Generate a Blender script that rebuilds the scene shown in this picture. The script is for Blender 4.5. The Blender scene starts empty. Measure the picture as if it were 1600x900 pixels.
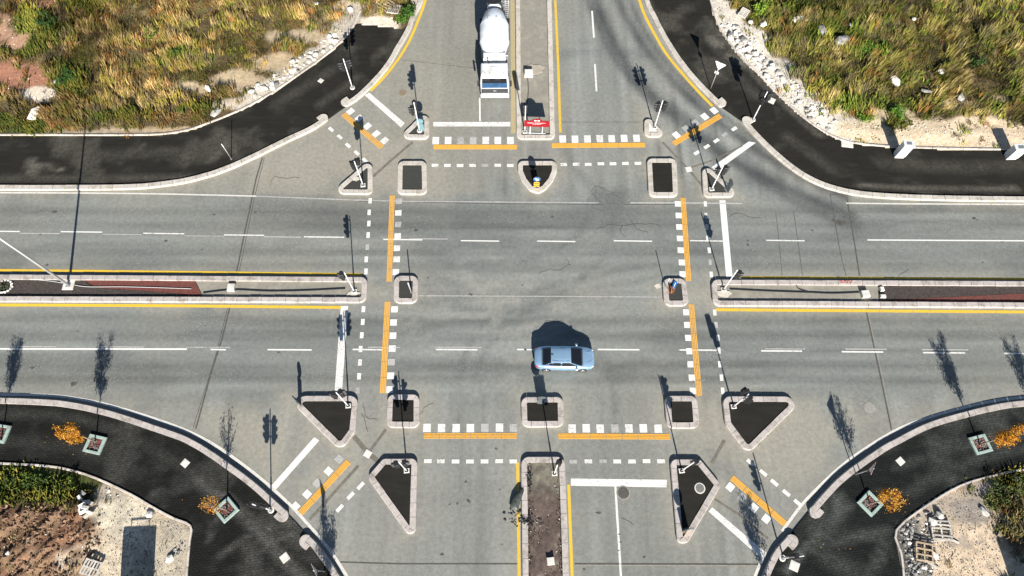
import bpy, bmesh, math, random
import numpy as np
from mathutils import Vector, Matrix
from mathutils.geometry import tessellate_polygon
R = math.radians
random.seed(7)
rng = np.random.default_rng(7)
scene = bpy.context.scene
COL = scene.collection

# ------------------------------------------------------------------ camera, sky, sun, exposure
F_PX, NADIR_Y, CAM_H = 1100.0, 915.0, 51.0
TILT = math.atan((NADIR_Y - 450) / F_PX)
cam_d = bpy.data.cameras.new('camera')
cam_d.sensor_width = 36.0
cam_d.lens = 36.0 * F_PX / 1600.0
cam_d.clip_end = 3000
cam = bpy.data.objects.new('camera', cam_d)
cam.location = (0, 0, CAM_H)
cam.rotation_euler = (TILT, 0, 0)
COL.objects.link(cam)
scene.camera = cam

SUN_EL, SH_AZ = R(28.3), R(-8.3)          # shadows fall towards SH_AZ (from +Y, clockwise)
world = bpy.data.worlds.new('World')
scene.world = world
world.use_nodes = True
wn = world.node_tree
bg = wn.nodes['Background']
sky = wn.nodes.new('ShaderNodeTexSky')
sky.sky_type = 'NISHITA'
sky.sun_disc = False
sky.sun_elevation = SUN_EL
sky.sun_rotation = SH_AZ + math.pi
wn.links.new(sky.outputs[0], bg.inputs[0])
sky.altitude = 1200
sky.dust_density = .4
bg.inputs[1].default_value = 0.05
sun_d = bpy.data.lights.new('sun', 'SUN')
sun_d.energy = 5.0
sun_d.angle = R(0.5)
sun_d.color = (1.0, 0.95, 0.87)
sun = bpy.data.objects.new('sun', sun_d)
sdir = Vector((math.sin(SH_AZ) * math.cos(SUN_EL), math.cos(SH_AZ) * math.cos(SUN_EL), -math.sin(SUN_EL)))
sun.rotation_euler = sdir.to_track_quat('-Z', 'Y').to_euler()
sun.location = (0, -30, 60)
COL.objects.link(sun)
scene.view_settings.view_transform = 'Standard'
scene.view_settings.look = 'None'
scene.view_settings.gamma = 1.0
scene.view_settings.exposure = 1.05

# ------------------------------------------------------------------ survey: photo pixel -> point on the ground
_c, _s = math.cos(TILT), math.sin(TILT)
def G(px, py, z=0.0):
    x, y, w = (px - 800) / F_PX, -(py - 450) / F_PX, -1.0
    dy, dz = _c * y - _s * w, _s * y + _c * w
    k = (z - CAM_H) / dz
    return Vector((x * k, dy * k, z))
def GL(pts, z=0.0): return [G(a, b, z) for a, b in pts]

# ------------------------------------------------------------------ numpy noise
def vnoise(x, y, seed):
    r = np.random.default_rng(seed).random((256, 256))
    xi, yi = np.floor(x).astype(int), np.floor(y).astype(int)
    fx, fy = x - xi, y - yi
    fx = fx * fx * (3 - 2 * fx); fy = fy * fy * (3 - 2 * fy)
    a, b = r[xi % 256, yi % 256], r[(xi + 1) % 256, yi % 256]
    c, d = r[xi % 256, (yi + 1) % 256], r[(xi + 1) % 256, (yi + 1) % 256]
    return (a * (1 - fx) + b * fx) * (1 - fy) + (c * (1 - fx) + d * fx) * fy
def fbm(x, y, sx, sy=None, seed=0, octv=4):
    sy = sy or sx
    t, amp, tot = 0, 1.0, 0
    for k in range(octv):
        t = t + amp * vnoise(x / sx * 2 ** k + 13.7 * k + seed, y / sy * 2 ** k + 7.1 * k - seed, seed * 31 + k)
        tot += amp; amp *= 0.55
    return t / tot
def sstep(a, b, x):
    t = np.clip((x - a) / (b - a), 0, 1)
    return t * t * (3 - 2 * t)
def dist_poly(X, Y, pts, closed=False):
    d = np.full(X.shape, 1e9)
    n = len(pts)
    for i in range(n if closed else n - 1):
        a, b = pts[i], pts[(i + 1) % n]
        ax, ay, bx, by = a[0], a[1], b[0], b[1]
        ll = (bx - ax) ** 2 + (by - ay) ** 2 + 1e-9
        t = np.clip(((X - ax) * (bx - ax) + (Y - ay) * (by - ay)) / ll, 0, 1)
        d = np.minimum(d, np.hypot(X - ax - t * (bx - ax), Y - ay - t * (by - ay)))
    return d
def inside(X, Y, pts):
    r = np.zeros(X.shape, bool)
    n = len(pts)
    for i in range(n):
        ax, ay = pts[i][0], pts[i][1]; bx, by = pts[(i + 1) % n][0], pts[(i + 1) % n][1]
        if ay == by: continue
        r ^= ((ay > Y) != (by > Y)) & (X < (bx - ax) * (Y - ay) / (by - ay) + ax)
    return r
def sdist(X, Y, pts):
    d = dist_poly(X, Y, pts, True)
    return np.where(inside(X, Y, pts), d, -d)

# ------------------------------------------------------------------ materials
class NT:
    def __init__(s, name):
        s.m = bpy.data.materials.new(name); s.m.use_nodes = True
        s.t = s.m.node_tree; s.b = s.t.nodes['Principled BSDF']
    def n(s, typ, **kw):
        nd = s.t.nodes.new(typ)
        for k, v in kw.items(): setattr(nd, k, v)
        return nd
    def l(s, a, b): s.t.links.new(a, b)
    def pos(s): return s.n('ShaderNodeNewGeometry').outputs['Position']
    def obj(s): return s.n('ShaderNodeTexCoord').outputs['Object']
    def map(s, v, sc=(1, 1, 1), rot=(0, 0, 0)):
        m = s.n('ShaderNodeMapping'); s.l(v, m.inputs[0])
        m.inputs['Scale'].default_value = sc; m.inputs['Rotation'].default_value = rot
        return m.outputs[0]
    def noise(s, v, scale, detail=5, rough=.6):
        nd = s.n('ShaderNodeTexNoise'); s.l(v, nd.inputs['Vector'])
        nd.inputs['Scale'].default_value = scale; nd.inputs['Detail'].default_value = detail
        nd.inputs['Roughness'].default_value = rough
        return nd.outputs['Fac']
    def ramp(s, f, a, b, lo=0.0, hi=1.0):
        nd = s.n('ShaderNodeMapRange'); nd.clamp = True
        s.l(f, nd.inputs[0])
        for i, v in enumerate((a, b, lo, hi)): nd.inputs[i + 1].default_value = v
        return nd.outputs[0]
    def mix(s, f, a, b, mode='MIX'):
        nd = s.n('ShaderNodeMix', data_type='RGBA', blend_type=mode)
        for sock, v in ((nd.inputs['Factor'], f), (nd.inputs['A'], a), (nd.inputs['B'], b)):
            if hasattr(v, 'is_linked'): s.l(v, sock)
            elif isinstance(v, (int, float)): sock.default_value = v
            else: sock.default_value = (*v[:3], 1)
        return nd.outputs['Result']
    def math(s, op, a, b=0.0):
        nd = s.n('ShaderNodeMath', operation=op)
        for i, v in enumerate((a, b)):
            if hasattr(v, 'is_linked'): s.l(v, nd.inputs[i])
            else: nd.inputs[i].default_value = v
        return nd.outputs[0]
    def rand(s): return s.n('ShaderNodeObjectInfo').outputs['Random']
    def attr(s, name): return s.n('ShaderNodeAttribute', attribute_name=name)
    def bump(s, h, strength, dist=.02):
        nd = s.n('ShaderNodeBump'); nd.inputs['Strength'].default_value = strength
        nd.inputs['Distance'].default_value = dist
        s.l(h, nd.inputs['Height']); s.l(nd.outputs[0], s.b.inputs['Normal'])
    def out(s, col=None, rough=.8, metal=0., spec=.3):
        if col is not None:
            if hasattr(col, 'is_linked'): s.l(col, s.b.inputs['Base Color'])
            else: s.b.inputs['Base Color'].default_value = (*col, 1)
        s.b.inputs['Roughness'].default_value = rough
        s.b.inputs['Metallic'].default_value = metal
        s.b.inputs['Specular IOR Level'].default_value = spec
        return s.m
def scl(c, k): return tuple(min(1, v * k) for v in c)
def mk(name, col, rough=.8, var=.18, scale=4., metal=0., spec=.3, rand=.0, bump=0., bscale=30., dirt=None, dscale=1.5, local=False):
    t = NT(name); p = t.obj() if local else t.pos()
    f = t.ramp(t.noise(p, scale, 6), .3, .7)
    c = t.mix(f, scl(col, 1 - var), scl(col, 1 + var))
    if dirt:
        d = t.ramp(t.noise(p, dscale, 7, .7), .5, .68)
        c = t.mix(d, c, dirt)
    if rand:
        k = t.ramp(t.rand(), 0, 1, 1 - rand, 1 + rand)
        cc = t.n('ShaderNodeCombineColor')
        for i in range(3): t.l(k, cc.inputs[i])
        c = t.mix(1.0, c, cc.outputs[0], 'MULTIPLY')
    if bump: t.bump(t.noise(p, bscale, 4), bump, .03)
    return t.out(c, rough, metal, spec)

M = {}
# asphalt of the carriageway: baked wear colour (dust, polish, tyre tracks) times stone grain
t = NT('road_asphalt'); p = t.pos(); a = t.attr('wear').outputs['Color']
g1 = t.ramp(t.noise(p, 3.2, 7, .72), .30, .70, .80, 1.2)
g2 = t.ramp(t.noise(p, 14, 4, .8), .3, .7, .84, 1.16)
g = t.math('MULTIPLY', g1, g2)
cc = t.n('ShaderNodeCombineColor')
for i in range(3): t.l(g, cc.inputs[i])
c = t.mix(1.0, a, cc.outputs[0], 'MULTIPLY')
sp = t.ramp(t.noise(p, 7.5, 3, .7), .56, .66)
mk_ = t.ramp(t.noise(t.map(p, (.4, 1, 1)), .45, 4, .6), .46, .62)
c = t.mix(t.math('MULTIPLY', t.math('MULTIPLY', sp, mk_), .55), c, (.36, .35, .31))
st = t.ramp(t.noise(p, .8, 9, .8), .60, .70)
c = t.mix(t.math('MULTIPLY', st, .30), c, (.115, .118, .11))
dk = t.ramp(t.noise(p, 1.7, 9, .9), .67, .72)
c = t.mix(t.math('MULTIPLY', dk, .6), c, (.07, .07, .065))
t.bump(t.noise(p, 55, 3, .8), .35, .012)
M['road'] = t.out(c, .85, 0, .25)
# footway asphalt, darker and dusty
def footway(name, base, dust, bricks=False):
    t = NT(name); p = t.pos()
    f = t.ramp(t.noise(p, .42, 9, .74), .42, .74)
    st = t.ramp(t.noise(t.map(p, (.35, 2.2, 1), (0, 0, .3)), 1.2, 6, .7), .42, .78)
    fine = t.ramp(t.noise(p, 38, 3, .8), .3, .7, .6, 1.4)
    c = t.mix(t.math('MULTIPLY', f, .10), base, dust)
    du = t.n('ShaderNodeSeparateColor'); t.l(t.attr('dust').outputs['Color'], du.inputs[0])
    dn = t.math('MULTIPLY', du.outputs[0], t.ramp(t.noise(p, 4, 7, .8), .30, .68, .25, 1.35))
    c = t.mix(t.ramp(dn, .04, .9), c, scl(dust, 2.4))
    c = t.mix(t.math('MULTIPLY', st, .16), c, dust)
    sp = t.ramp(t.noise(p, 5.5, 4, .8), .70, .74)
    c = t.mix(t.math('MULTIPLY', sp, .22), c, (.2, .18, .15))
    cc = t.n('ShaderNodeCombineColor')
    for i in range(3): t.l(fine, cc.inputs[i])
    c = t.mix(1.0, c, cc.outputs[0], 'MULTIPLY')
    h = t.noise(p, 45, 3)
    if bricks:
        b = t.n('ShaderNodeTexBrick'); t.l(t.map(p, (1, 1, 1), (0, 0, R(-8))), b.inputs['Vector'])
        b.inputs['Scale'].default_value = 1.0; b.inputs['Brick Width'].default_value = .32
        b.inputs['Row Height'].default_value = .17; b.inputs['Mortar Size'].default_value = .022
        b.inputs['Color1'].default_value = (1, 1, 1, 1); b.inputs['Color2'].default_value = (.72, .72, .75, 1)
        b.inputs['Mortar'].default_value = (.45, .45, .45, 1)
        c = t.mix(.85, c, b.outputs['Color'], 'MULTIPLY')
        h = t.math('SUBTRACT', h, b.outputs['Fac'])
    t.bump(h, .4, .012)
    return t.out(c, .9, 0, .08)
M['foot_n'] = footway('footway_asphalt', (.0165, .0158, .0134), (.064, .060, .050))
M['foot_sw'] = footway('footway_pavers', (.0125, .013, .0115), (.058, .057, .051), True)
M['foot_se'] = footway('footway_pavers_dark', (.0125, .0145, .0138), (.058, .061, .056), True)
M['infill'] = footway('island_asphalt', (.0185, .0178, .0152), (.07, .066, .056))
M['infill_n'] = footway('island_asphalt_pale', (.045, .046, .042), (.085, .082, .072))
M['kerb'] = mk('kerb_concrete', (.43, .39, .362), .85, .14, 5, rand=.07, bump=.25, dirt=(.24, .21, .18), dscale=1.6)
M['kerb_n'] = mk('kerb_concrete_pale', (.48, .445, .395), .85, .14, 5, rand=.07, bump=.25, dirt=(.31, .27, .22), dscale=1.6)
M['edging'] = mk('edging_concrete', (.50, .45, .40), .9, .15, 5, rand=.15, bump=.2, dirt=(.30, .26, .21))
M['concrete'] = mk('cast_concrete', (.62, .60, .55), .85, .12, 6, bump=.2, dirt=(.45, .42, .37))
def paint(name, col, under, lo, hi):
    t = NT(name); p = t.pos()
    w = t.noise(p, 7, 8, .75)
    w = t.math('ADD', w, t.ramp(t.noise(p, 1.2, 4), .3, .7, -.06, .06))
    w = t.math('ADD', w, t.ramp(t.rand(), 0, 1, -.05, .06))
    f = t.ramp(w, lo, hi)
    k = t.ramp(t.noise(p, 20, 4), .3, .7, .86, 1.1)
    cc = t.n('ShaderNodeCombineColor')
    for i in range(3): t.l(k, cc.inputs[i])
    c = t.mix(1.0, col, cc.outputs[0], 'MULTIPLY')
    return t.out(t.mix(f, c, under), .75, 0, .3)
M['white'] = paint('white_road_paint', (.68, .67, .63), (.27, .262, .24), .555, .68)
M['white_worn'] = paint('worn_white_road_paint', (.42, .41, .39), (.24, .235, .225), .46, .66)
M['white_edge'] = paint('white_edge_paint', (.60, .58, .53), (.30, .285, .25), .55, .70)
M['yellow'] = paint('yellow_road_paint', (.66, .43, .035), (.30, .25, .15), .56, .70)
M['yellow_worn'] = paint('worn_yellow_road_paint', (.42, .34, .18), (.30, .27, .20), .46, .66)
M['orange'] = paint('orange_tactile_paint', (.72, .37, .05), (.34, .27, .17), .55, .68)
M['seam'] = mk('tar_seam', (.085, .08, .07), .7, .35, 3)
M['seam_pale'] = mk('pale_joint', (.27, .25, .21), .9, .3, 4)
M['patch'] = mk('asphalt_patch', (.125, .132, .123), .85, .25, 6, bump=.2)
M['trench'] = mk('filled_trench', (.15, .135, .11), .9, .3, 3)
M['galv'] = mk('galvanised_steel', (.62, .63, .63), .42, .1, 8, metal=.55, spec=.5)
M['white_metal'] = mk('white_painted_metal', (.60, .61, .61), .45, .05, 8, spec=.45)
M['grey_metal'] = mk('grey_metal', (.24, .25, .26), .5, .1, 8, metal=.4, spec=.5)
M['black'] = mk('black_plastic', (.018, .018, .02), .5, .15, 9, spec=.4)
M['rubber'] = mk('tyre_rubber', (.022, .022, .023), .85, .2, 20)
for nm, cl in (('red', (.30, .02, .02)), ('amber', (.35, .16, .01)), ('green', (.01, .2, .08))):
    M['lens_' + nm] = mk(nm + '_lens', cl, .25, .1, 20, spec=.6)
M['red_sign'] = mk('red_sign_board', (.24, .008, .014), .5, .12, 4)
M['sign_white'] = mk('white_sign_print', (.80, .80, .79), .5, .05, 4)
M['sign_blue'] = mk('blue_sign_print', (.02, .13, .34), .4, .08, 4)
M['chev_yellow'] = mk('yellow_chevron', (.80, .44, .03), .5, .08, 6)
M['dark_back'] = mk('grey_panel_back', (.09, .105, .11), .5, .15, 5)
M['teal'] = mk('teal_panel_back', (.13, .24, .265), .5, .15, 5, local=True)
M['timber'] = mk('weathered_timber', (.40, .31, .21), .9, .25, 9, rand=.2)
M['timber_grey'] = mk('grey_timber', (.48, .45, .40), .9, .22, 9, rand=.2)
M['planter'] = mk('pale_green_planter', (.31, .40, .355), .8, .12, 5, dirt=(.22, .25, .215), bump=.1)
M['bark'] = mk('bark', (.27, .22, .17), .9, .3, 20)
M['soil'] = mk('dark_soil', (.055, .045, .04), .95, .45, 7, bump=.8, bscale=14)
M['soil_red'] = mk('red_soil', (.135, .045, .036), .95, .35, 8, bump=.6, bscale=16, dirt=(.10, .05, .04))
M['soil_brown'] = mk('brown_soil', (.115, .085, .068), .95, .4, 6, bump=.5, bscale=10, dirt=(.16, .14, .11), dscale=1.2)
M['sand_bed'] = mk('sandy_fill', (.235, .222, .187), .95, .12, 3, bump=.25, bscale=16, dirt=(.31, .29, .235), dscale=.8)
M['mortar'] = mk('spilt_mortar', (.52, .48, .41), .9, .15, 8, bump=.3)
M['rock'] = mk('pale_limestone', (.62, .59, .53), .9, .18, 6, rand=.32, bump=.3, bscale=18)
M['rock_grey'] = mk('grey_rubble', (.22, .215, .205), .9, .3, 6, rand=.45, bump=.3, bscale=18)
M['black_sheet'] = mk('dark_plastic_sheet', (.045, .055, .05), .5, .5, 4, spec=.5)
M['cable'] = mk('black_cable', (.02, .02, .02), .6, .1, 8)
M['wire'] = mk('orange_wire', (.45, .16, .04), .6, .2, 8)
M['red_mark'] = mk('red_spray_paint', (.55, .04, .04), .8, .2, 12)
M['iron'] = mk('cast_iron', (.10, .095, .085), .7, .3, 14, metal=.2)

def field_mat(name):
    t = NT(name); p = t.pos(); a = t.attr('soil').outputs['Color']
    g = t.math('MULTIPLY', t.ramp(t.noise(p, 3.5, 8, .75), .25, .75, .55, 1.4), t.ramp(t.noise(p, 22, 5, .8), .3, .7, .6, 1.35))
    cc = t.n('ShaderNodeCombineColor')
    for i in range(3): t.l(g, cc.inputs[i])
    c = t.mix(1.0, a, cc.outputs[0], 'MULTIPLY')
    t.bump(t.math('ADD', t.noise(p, 6, 8, .85), t.noise(p, 24, 4, .8)), .7, .06)
    return t.out(c, .95, 0, .1)
M['field'] = field_mat('field_soil')
def attr_mat(name, attr, rough=.8, trans=0.):
    t = NT(name)
    if trans: t.b.inputs['Transmission Weight'].default_value = 0
    return t.out(t.attr(attr).outputs['Color'], rough, 0, .15)
M['blade'] = attr_mat('grass_blades', 'tint', .75)
M['leaf'] = attr_mat('leaves', 'tint', .6)

# ------------------------------------------------------------------ object helpers
def tag(o, label=None, cat=None, group=None, kind=None):
    if label: o['label'] = label
    if cat: o['category'] = cat
    if group: o['group'] = group
    if kind: o['kind'] = kind
    return o
def thing(name, label, cat, loc=(0, 0, 0), rz=0., group=None):
    o = bpy.data.objects.new(name, None); o.empty_display_size = .3
    o.location = loc; o.rotation_euler = (0, 0, rz); COL.objects.link(o)
    return tag(o, label, cat, group)
def link(name, me, mats, parent=None):
    o = bpy.data.objects.new(name, me)
    for m in (mats if isinstance(mats, (list, tuple)) else [mats]):
        if me.materials.get(m.name) is None: me.materials.append(m)
    COL.objects.link(o)
    if parent is not None: o.parent = parent
    return o
class MB:
    def __init__(s): s.v, s.f, s.mi, s.sm = [], [], [], []
    def add(s, vs, fs, mi=0, smooth=False):
        k = len(s.v); s.v += [tuple(v) for v in vs]
        for f in fs: s.f.append([i + k for i in f]); s.mi.append(mi); s.sm.append(smooth)
        return s
    def box(s, c, d, rz=0., mi=0, m=None, bev=0.):
        hx, hy, hz = d[0] / 2, d[1] / 2, d[2] / 2
        if bev:
            b = bev; vs = []
            for z, ins in ((-hz, 0), (hz - b, 0), (hz, b)):
                vs += [(-hx + ins, -hy + ins, z), (hx - ins, -hy + ins, z), (hx - ins, hy - ins, z), (-hx + ins, hy - ins, z)]
            fs = [(3, 2, 1, 0), (8, 9, 10, 11)]
            for l in (0, 4): fs += [(l + i, l + (i + 1) % 4, l + 4 + (i + 1) % 4, l + 4 + i) for i in range(4)]
        else:
            vs = [(x, y, z) for z in (-hz, hz) for x, y in ((-hx, -hy), (hx, -hy), (hx, hy), (-hx, hy))]
            fs = [(3, 2, 1, 0), (4, 5, 6, 7)] + [(i, (i + 1) % 4, 4 + (i + 1) % 4, 4 + i) for i in range(4)]
        T = m if m is not None else Matrix.Translation(c) @ Matrix.Rotation(rz, 4, 'Z')
        return s.add([T @ Vector(v) for v in vs], fs, mi)
    def tube(s, pts, r, n=8, mi=0, cap=True, smooth=True):
        pts = [Vector(p) for p in pts]; rs = r if isinstance(r, (list, tuple)) else [r] * len(pts)
        vs, fs = [], []
        for i, p in enumerate(pts):
            d = (pts[min(i + 1, len(pts) - 1)] - pts[max(i - 1, 0)]).normalized()
            u = d.orthogonal().normalized() if abs(d.z) < .9 else Vector((1, 0, 0))
            if abs(d.z) < .9: u = d.cross(Vector((0, 0, 1))).normalized()
            w = d.cross(u).normalized(); u = w.cross(d).normalized()
            vs += [p + (u * math.cos(2 * math.pi * k / n) + w * math.sin(2 * math.pi * k / n)) * rs[i] for k in range(n)]
        for i in range(len(pts) - 1):
            fs += [(i * n + k, i * n + (k + 1) % n, (i + 1) * n + (k + 1) % n, (i + 1) * n + k) for k in range(n)]
        s.add(vs, fs, mi, smooth)
        if cap:
            k = len(s.v) - n * len(pts)
            s.f.append([k + i for i in reversed(range(n))]); s.mi.append(mi); s.sm.append(False)
            e = len(s.v) - n
            s.f.append([e + i for i in range(n)]); s.mi.append(mi); s.sm.append(False)
        return s
    def cyl(s, p0, p1, r0, r1=None, n=12, mi=0, smooth=True): return s.tube([p0, p1], [r0, r0 if r1 is None else r1], n, mi, True, smooth)
    def prism(s, poly, z0, z1, mi=0, T=None):
        n = len(poly); tri = tessellate_polygon([[Vector((p[0], p[1], 0)) for p in poly]])
        vs = [Vector((p[0], p[1], z0)) for p in poly] + [Vector((p[0], p[1], z1)) for p in poly]
        if T is not None: vs = [T @ v for v in vs]
        fs = []
        for a, b, c in tri:
            A, B, C_ = poly[a], poly[b], poly[c]
            if (B[0] - A[0]) * (C_[1] - A[1]) - (B[1] - A[1]) * (C_[0] - A[0]) < 0: a, b, c = a, c, b
            fs += [(n + a, n + b, n + c), (c, b, a)]
        ar = sum(poly[i][0] * poly[(i + 1) % n][1] - poly[(i + 1) % n][0] * poly[i][1] for i in range(n))
        for i in range(n):
            j = (i + 1) % n
            fs.append((i, j, n + j, n + i) if ar > 0 else (j, i, n + i, n + j))
        return s.add(vs, fs, mi)
    def sheet(s, poly, z, mi=0):
        tri = tessellate_polygon([[Vector((p[0], p[1], 0)) for p in poly]]); fs = []
        for a, b, c in tri:
            A, B, C_ = poly[a], poly[b], poly[c]
            if (B[0] - A[0]) * (C_[1] - A[1]) - (B[1] - A[1]) * (C_[0] - A[0]) < 0: a, b, c = a, c, b
            fs.append((a, b, c))
        return s.add([(p[0], p[1], z) for p in poly], fs, mi)
    def mesh(s, name):
        me = bpy.data.meshes.new(name); me.from_pydata(s.v, [], s.f)
        me.polygons.foreach_set('material_index', s.mi); me.polygons.foreach_set('use_smooth', s.sm)
        me.update(); return me
    def build(s, name, mats, parent=None, off=None):
        if off is not None: s.v = [(v[0] - off[0], v[1] - off[1], v[2] - off[2]) for v in s.v]
        return link(name, s.mesh(name), mats, parent)

def catmull(pts, n=6):
    P = [Vector(p) for p in pts]; out = []
    for i in range(len(P) - 1):
        a, b, c, d = P[max(i - 1, 0)], P[i], P[i + 1], P[min(i + 2, len(P) - 1)]
        for k in range(n):
            t = k / n
            out.append(.5 * ((2 * b) + (c - a) * t + (2 * a - 5 * b + 4 * c - d) * t * t + (3 * b - a - 3 * c + d) * t ** 3))
    out.append(P[-1]); return out
def rounded(poly, r, seg=6):
    P = [Vector((p[0], p[1])) for p in poly]; n = len(P)
    if sum(P[i].x * P[(i + 1) % n].y - P[(i + 1) % n].x * P[i].y for i in range(n)) < 0: P.reverse()
    out = []
    for i in range(n):
        p, a, b = P[i], P[i - 1], P[(i + 1) % n]
        u, w = (a - p), (b - p); lu, lw = u.length, w.length; u.normalize(); w.normalize()
        th = math.acos(max(-1, min(1, u.dot(w)))); rr = r[i] if isinstance(r, list) else r
        tt = min(rr / math.tan(th / 2), .46 * lu, .46 * lw); rr = tt * math.tan(th / 2)
        cpt = p + (u + w).normalized() * (rr / math.sin(th / 2))
        s0 = p + u * tt - cpt; s1 = p + w * tt - cpt
        a0 = math.atan2(s0.y, s0.x); da = (math.atan2(s1.y, s1.x) - a0 + math.pi) % (2 * math.pi) - math.pi
        for k in range(seg + 1): out.append(cpt + Vector((math.cos(a0 + da * k / seg), math.sin(a0 + da * k / seg))) * rr)
    return out
class Path:
    """arc-length path; inward normal is to the left of travel"""
    def __init__(s, pts, closed=False):
        s.p = [Vector((p[0], p[1])) for p in pts]
        if closed: s.p.append(s.p[0].copy())
        q = [s.p[0]]
        for a in s.p[1:]:
            if (a - q[-1]).length > 1e-4: q.append(a)
        s.p = q; s.closed = closed; s.c = [0.]
        for i in range(1, len(q)): s.c.append(s.c[-1] + (q[i] - q[i - 1]).length)
        s.L = s.c[-1]; s.vn = []
        for i in range(len(q)):
            a = q[i - 1] if i > 0 else (q[-2] if closed else q[0])
            b = q[i + 1] if i < len(q) - 1 else (q[1] if closed else q[-1])
            d1 = (q[i] - a); d2 = (b - q[i])
            d = (d1.normalized() if d1.length > 0 else Vector((0, 0))) + (d2.normalized() if d2.length > 0 else Vector((0, 0)))
            d.normalize(); s.vn.append(Vector((-d.y, d.x)))
    def at(s, x):
        x = max(0, min(s.L, x)); i = 0
        lo, hi = 0, len(s.c) - 1
        while hi - lo > 1:
            m = (lo + hi) // 2
            if s.c[m] <= x: lo = m
            else: hi = m
        t = (x - s.c[lo]) / max(1e-9, s.c[hi] - s.c[lo])
        n = s.vn[lo].lerp(s.vn[hi], t)
        if n.length < 1e-6: n = s.vn[lo].copy()
        return s.p[lo].lerp(s.p[hi], t), n.normalized()
    def knots(s, a, b): return [c for c in s.c if a + .02 < c < b - .02]
def kerb_stones(path, w, h, parent, mat, stone=1.0, gap=.024, bev=.045, off=(0, 0, 0), z0=-.02, name='kerb_stone', flip=1):
    n = max(1, round(path.L / stone)); st = path.L / n
    prof = [(0, z0), (0, h - bev), (bev, h), (w, h), (w, z0)]
    for k in range(n):
        a, b = k * st + gap / 2, (k + 1) * st - gap / 2
        ss = [a] + path.knots(a, b) + [b]; vs = []
        jz = random.uniform(-.006, .006); ji = random.uniform(-.008, .008)
        for x in ss:
            p, nn = path.at(x)
            nn = nn * flip
            vs += [(p.x + nn.x * (q + ji) - off[0], p.y + nn.y * (q + ji) - off[1], z + (jz if z > 0 else 0) - off[2]) for q, z in prof]
        fs = []; m = len(prof)
        for i in range(len(ss) - 1):
            for j in range(m):
                q = (i * m + j, (i + 1) * m + j, (i + 1) * m + (j + 1) % m, i * m + (j + 1) % m)
                fs.append(q if flip < 0 else q[::-1])
        e = (len(ss) - 1) * m
        fs.append(tuple(range(m)) if flip > 0 else tuple(reversed(range(m))))
        fs.append(tuple(e + j for j in (reversed(range(m)) if flip > 0 else range(m))))
        MB().add(vs, fs).build(name, mat, parent)

# ------------------------------------------------------------------ layout (surveyed from the photo)
NW_A = [(672, -40), (661, 5), (650, 26), (641, 50), (625, 78), (611, 102), (590, 128), (563, 154), (545, 166)]
NW_B = [(510, 191), (487, 206), (450, 223), (400, 248), (350, 270), (300, 285), (250, 293), (200, 297), (100, 298), (0, 298), (-120, 297)]
NW_IN = [(-120, 215), (0, 213), (100, 213), (190, 213), (250, 212), (295, 205), (330, 193), (365, 179), (400, 162), (435, 141), (470, 117), (505, 92), (535, 66), (550, 47), (559, 30), (565, 18)]
NE_A = [(998, -40), (1004, -6), (1010, 12), (1018, 28), (1029, 50), (1044, 76), (1061, 101), (1083, 128), (1105, 151), (1121, 166)]
NE_B = [(1160, 193), (1175, 211), (1200, 236), (1225, 258), (1250, 276), (1275, 289), (1300, 298), (1340, 307), (1400, 312), (1500, 315), (1600, 316), (1720, 317)]
NE_IN = [(1098, -40), (1106, -8), (1112, 15), (1123, 45), (1143, 74), (1163, 98), (1185, 118), (1205, 140), (1228, 162), (1254, 185), (1282, 205), (1310, 219), (1340, 226), (1392, 231), (1480, 234), (1600, 236), (1720, 237)]
SW_A = [(-120, 621), (0, 622), (60, 624), (100, 627), (150, 636), (200, 650), (250, 667), (287, 680), (325, 700), (375, 735), (400, 754), (425, 776), (449, 798)]
SW_B = [(486, 838), (498, 850), (512, 869), (524, 886), (538, 910), (556, 945), (575, 985)]
SW_IN = [(-120, 720), (0, 726), (60, 729), (105, 735), (150, 749), (200, 772), (240, 795), (272, 812), (297, 823), (296, 845), (292, 890), (288, 985)]
SE_A = [(1720, 618), (1600, 626), (1550, 633), (1500, 645), (1450, 660), (1412, 678), (1375, 698), (1340, 722), (1312, 743), (1287, 768), (1265, 793)]
SE_B = [(1228, 838), (1210, 858), (1200, 876), (1188, 903), (1170, 945), (1150, 985)]
SE_IN = [(1720, 725), (1600, 733), (1555, 741), (1500, 757), (1450, 786), (1398, 827), (1405, 865), (1409, 900), (1414, 985)]

X0, X1, Y0, Y1 = -66., 66., -16., 68.
FAR = 420.

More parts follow.
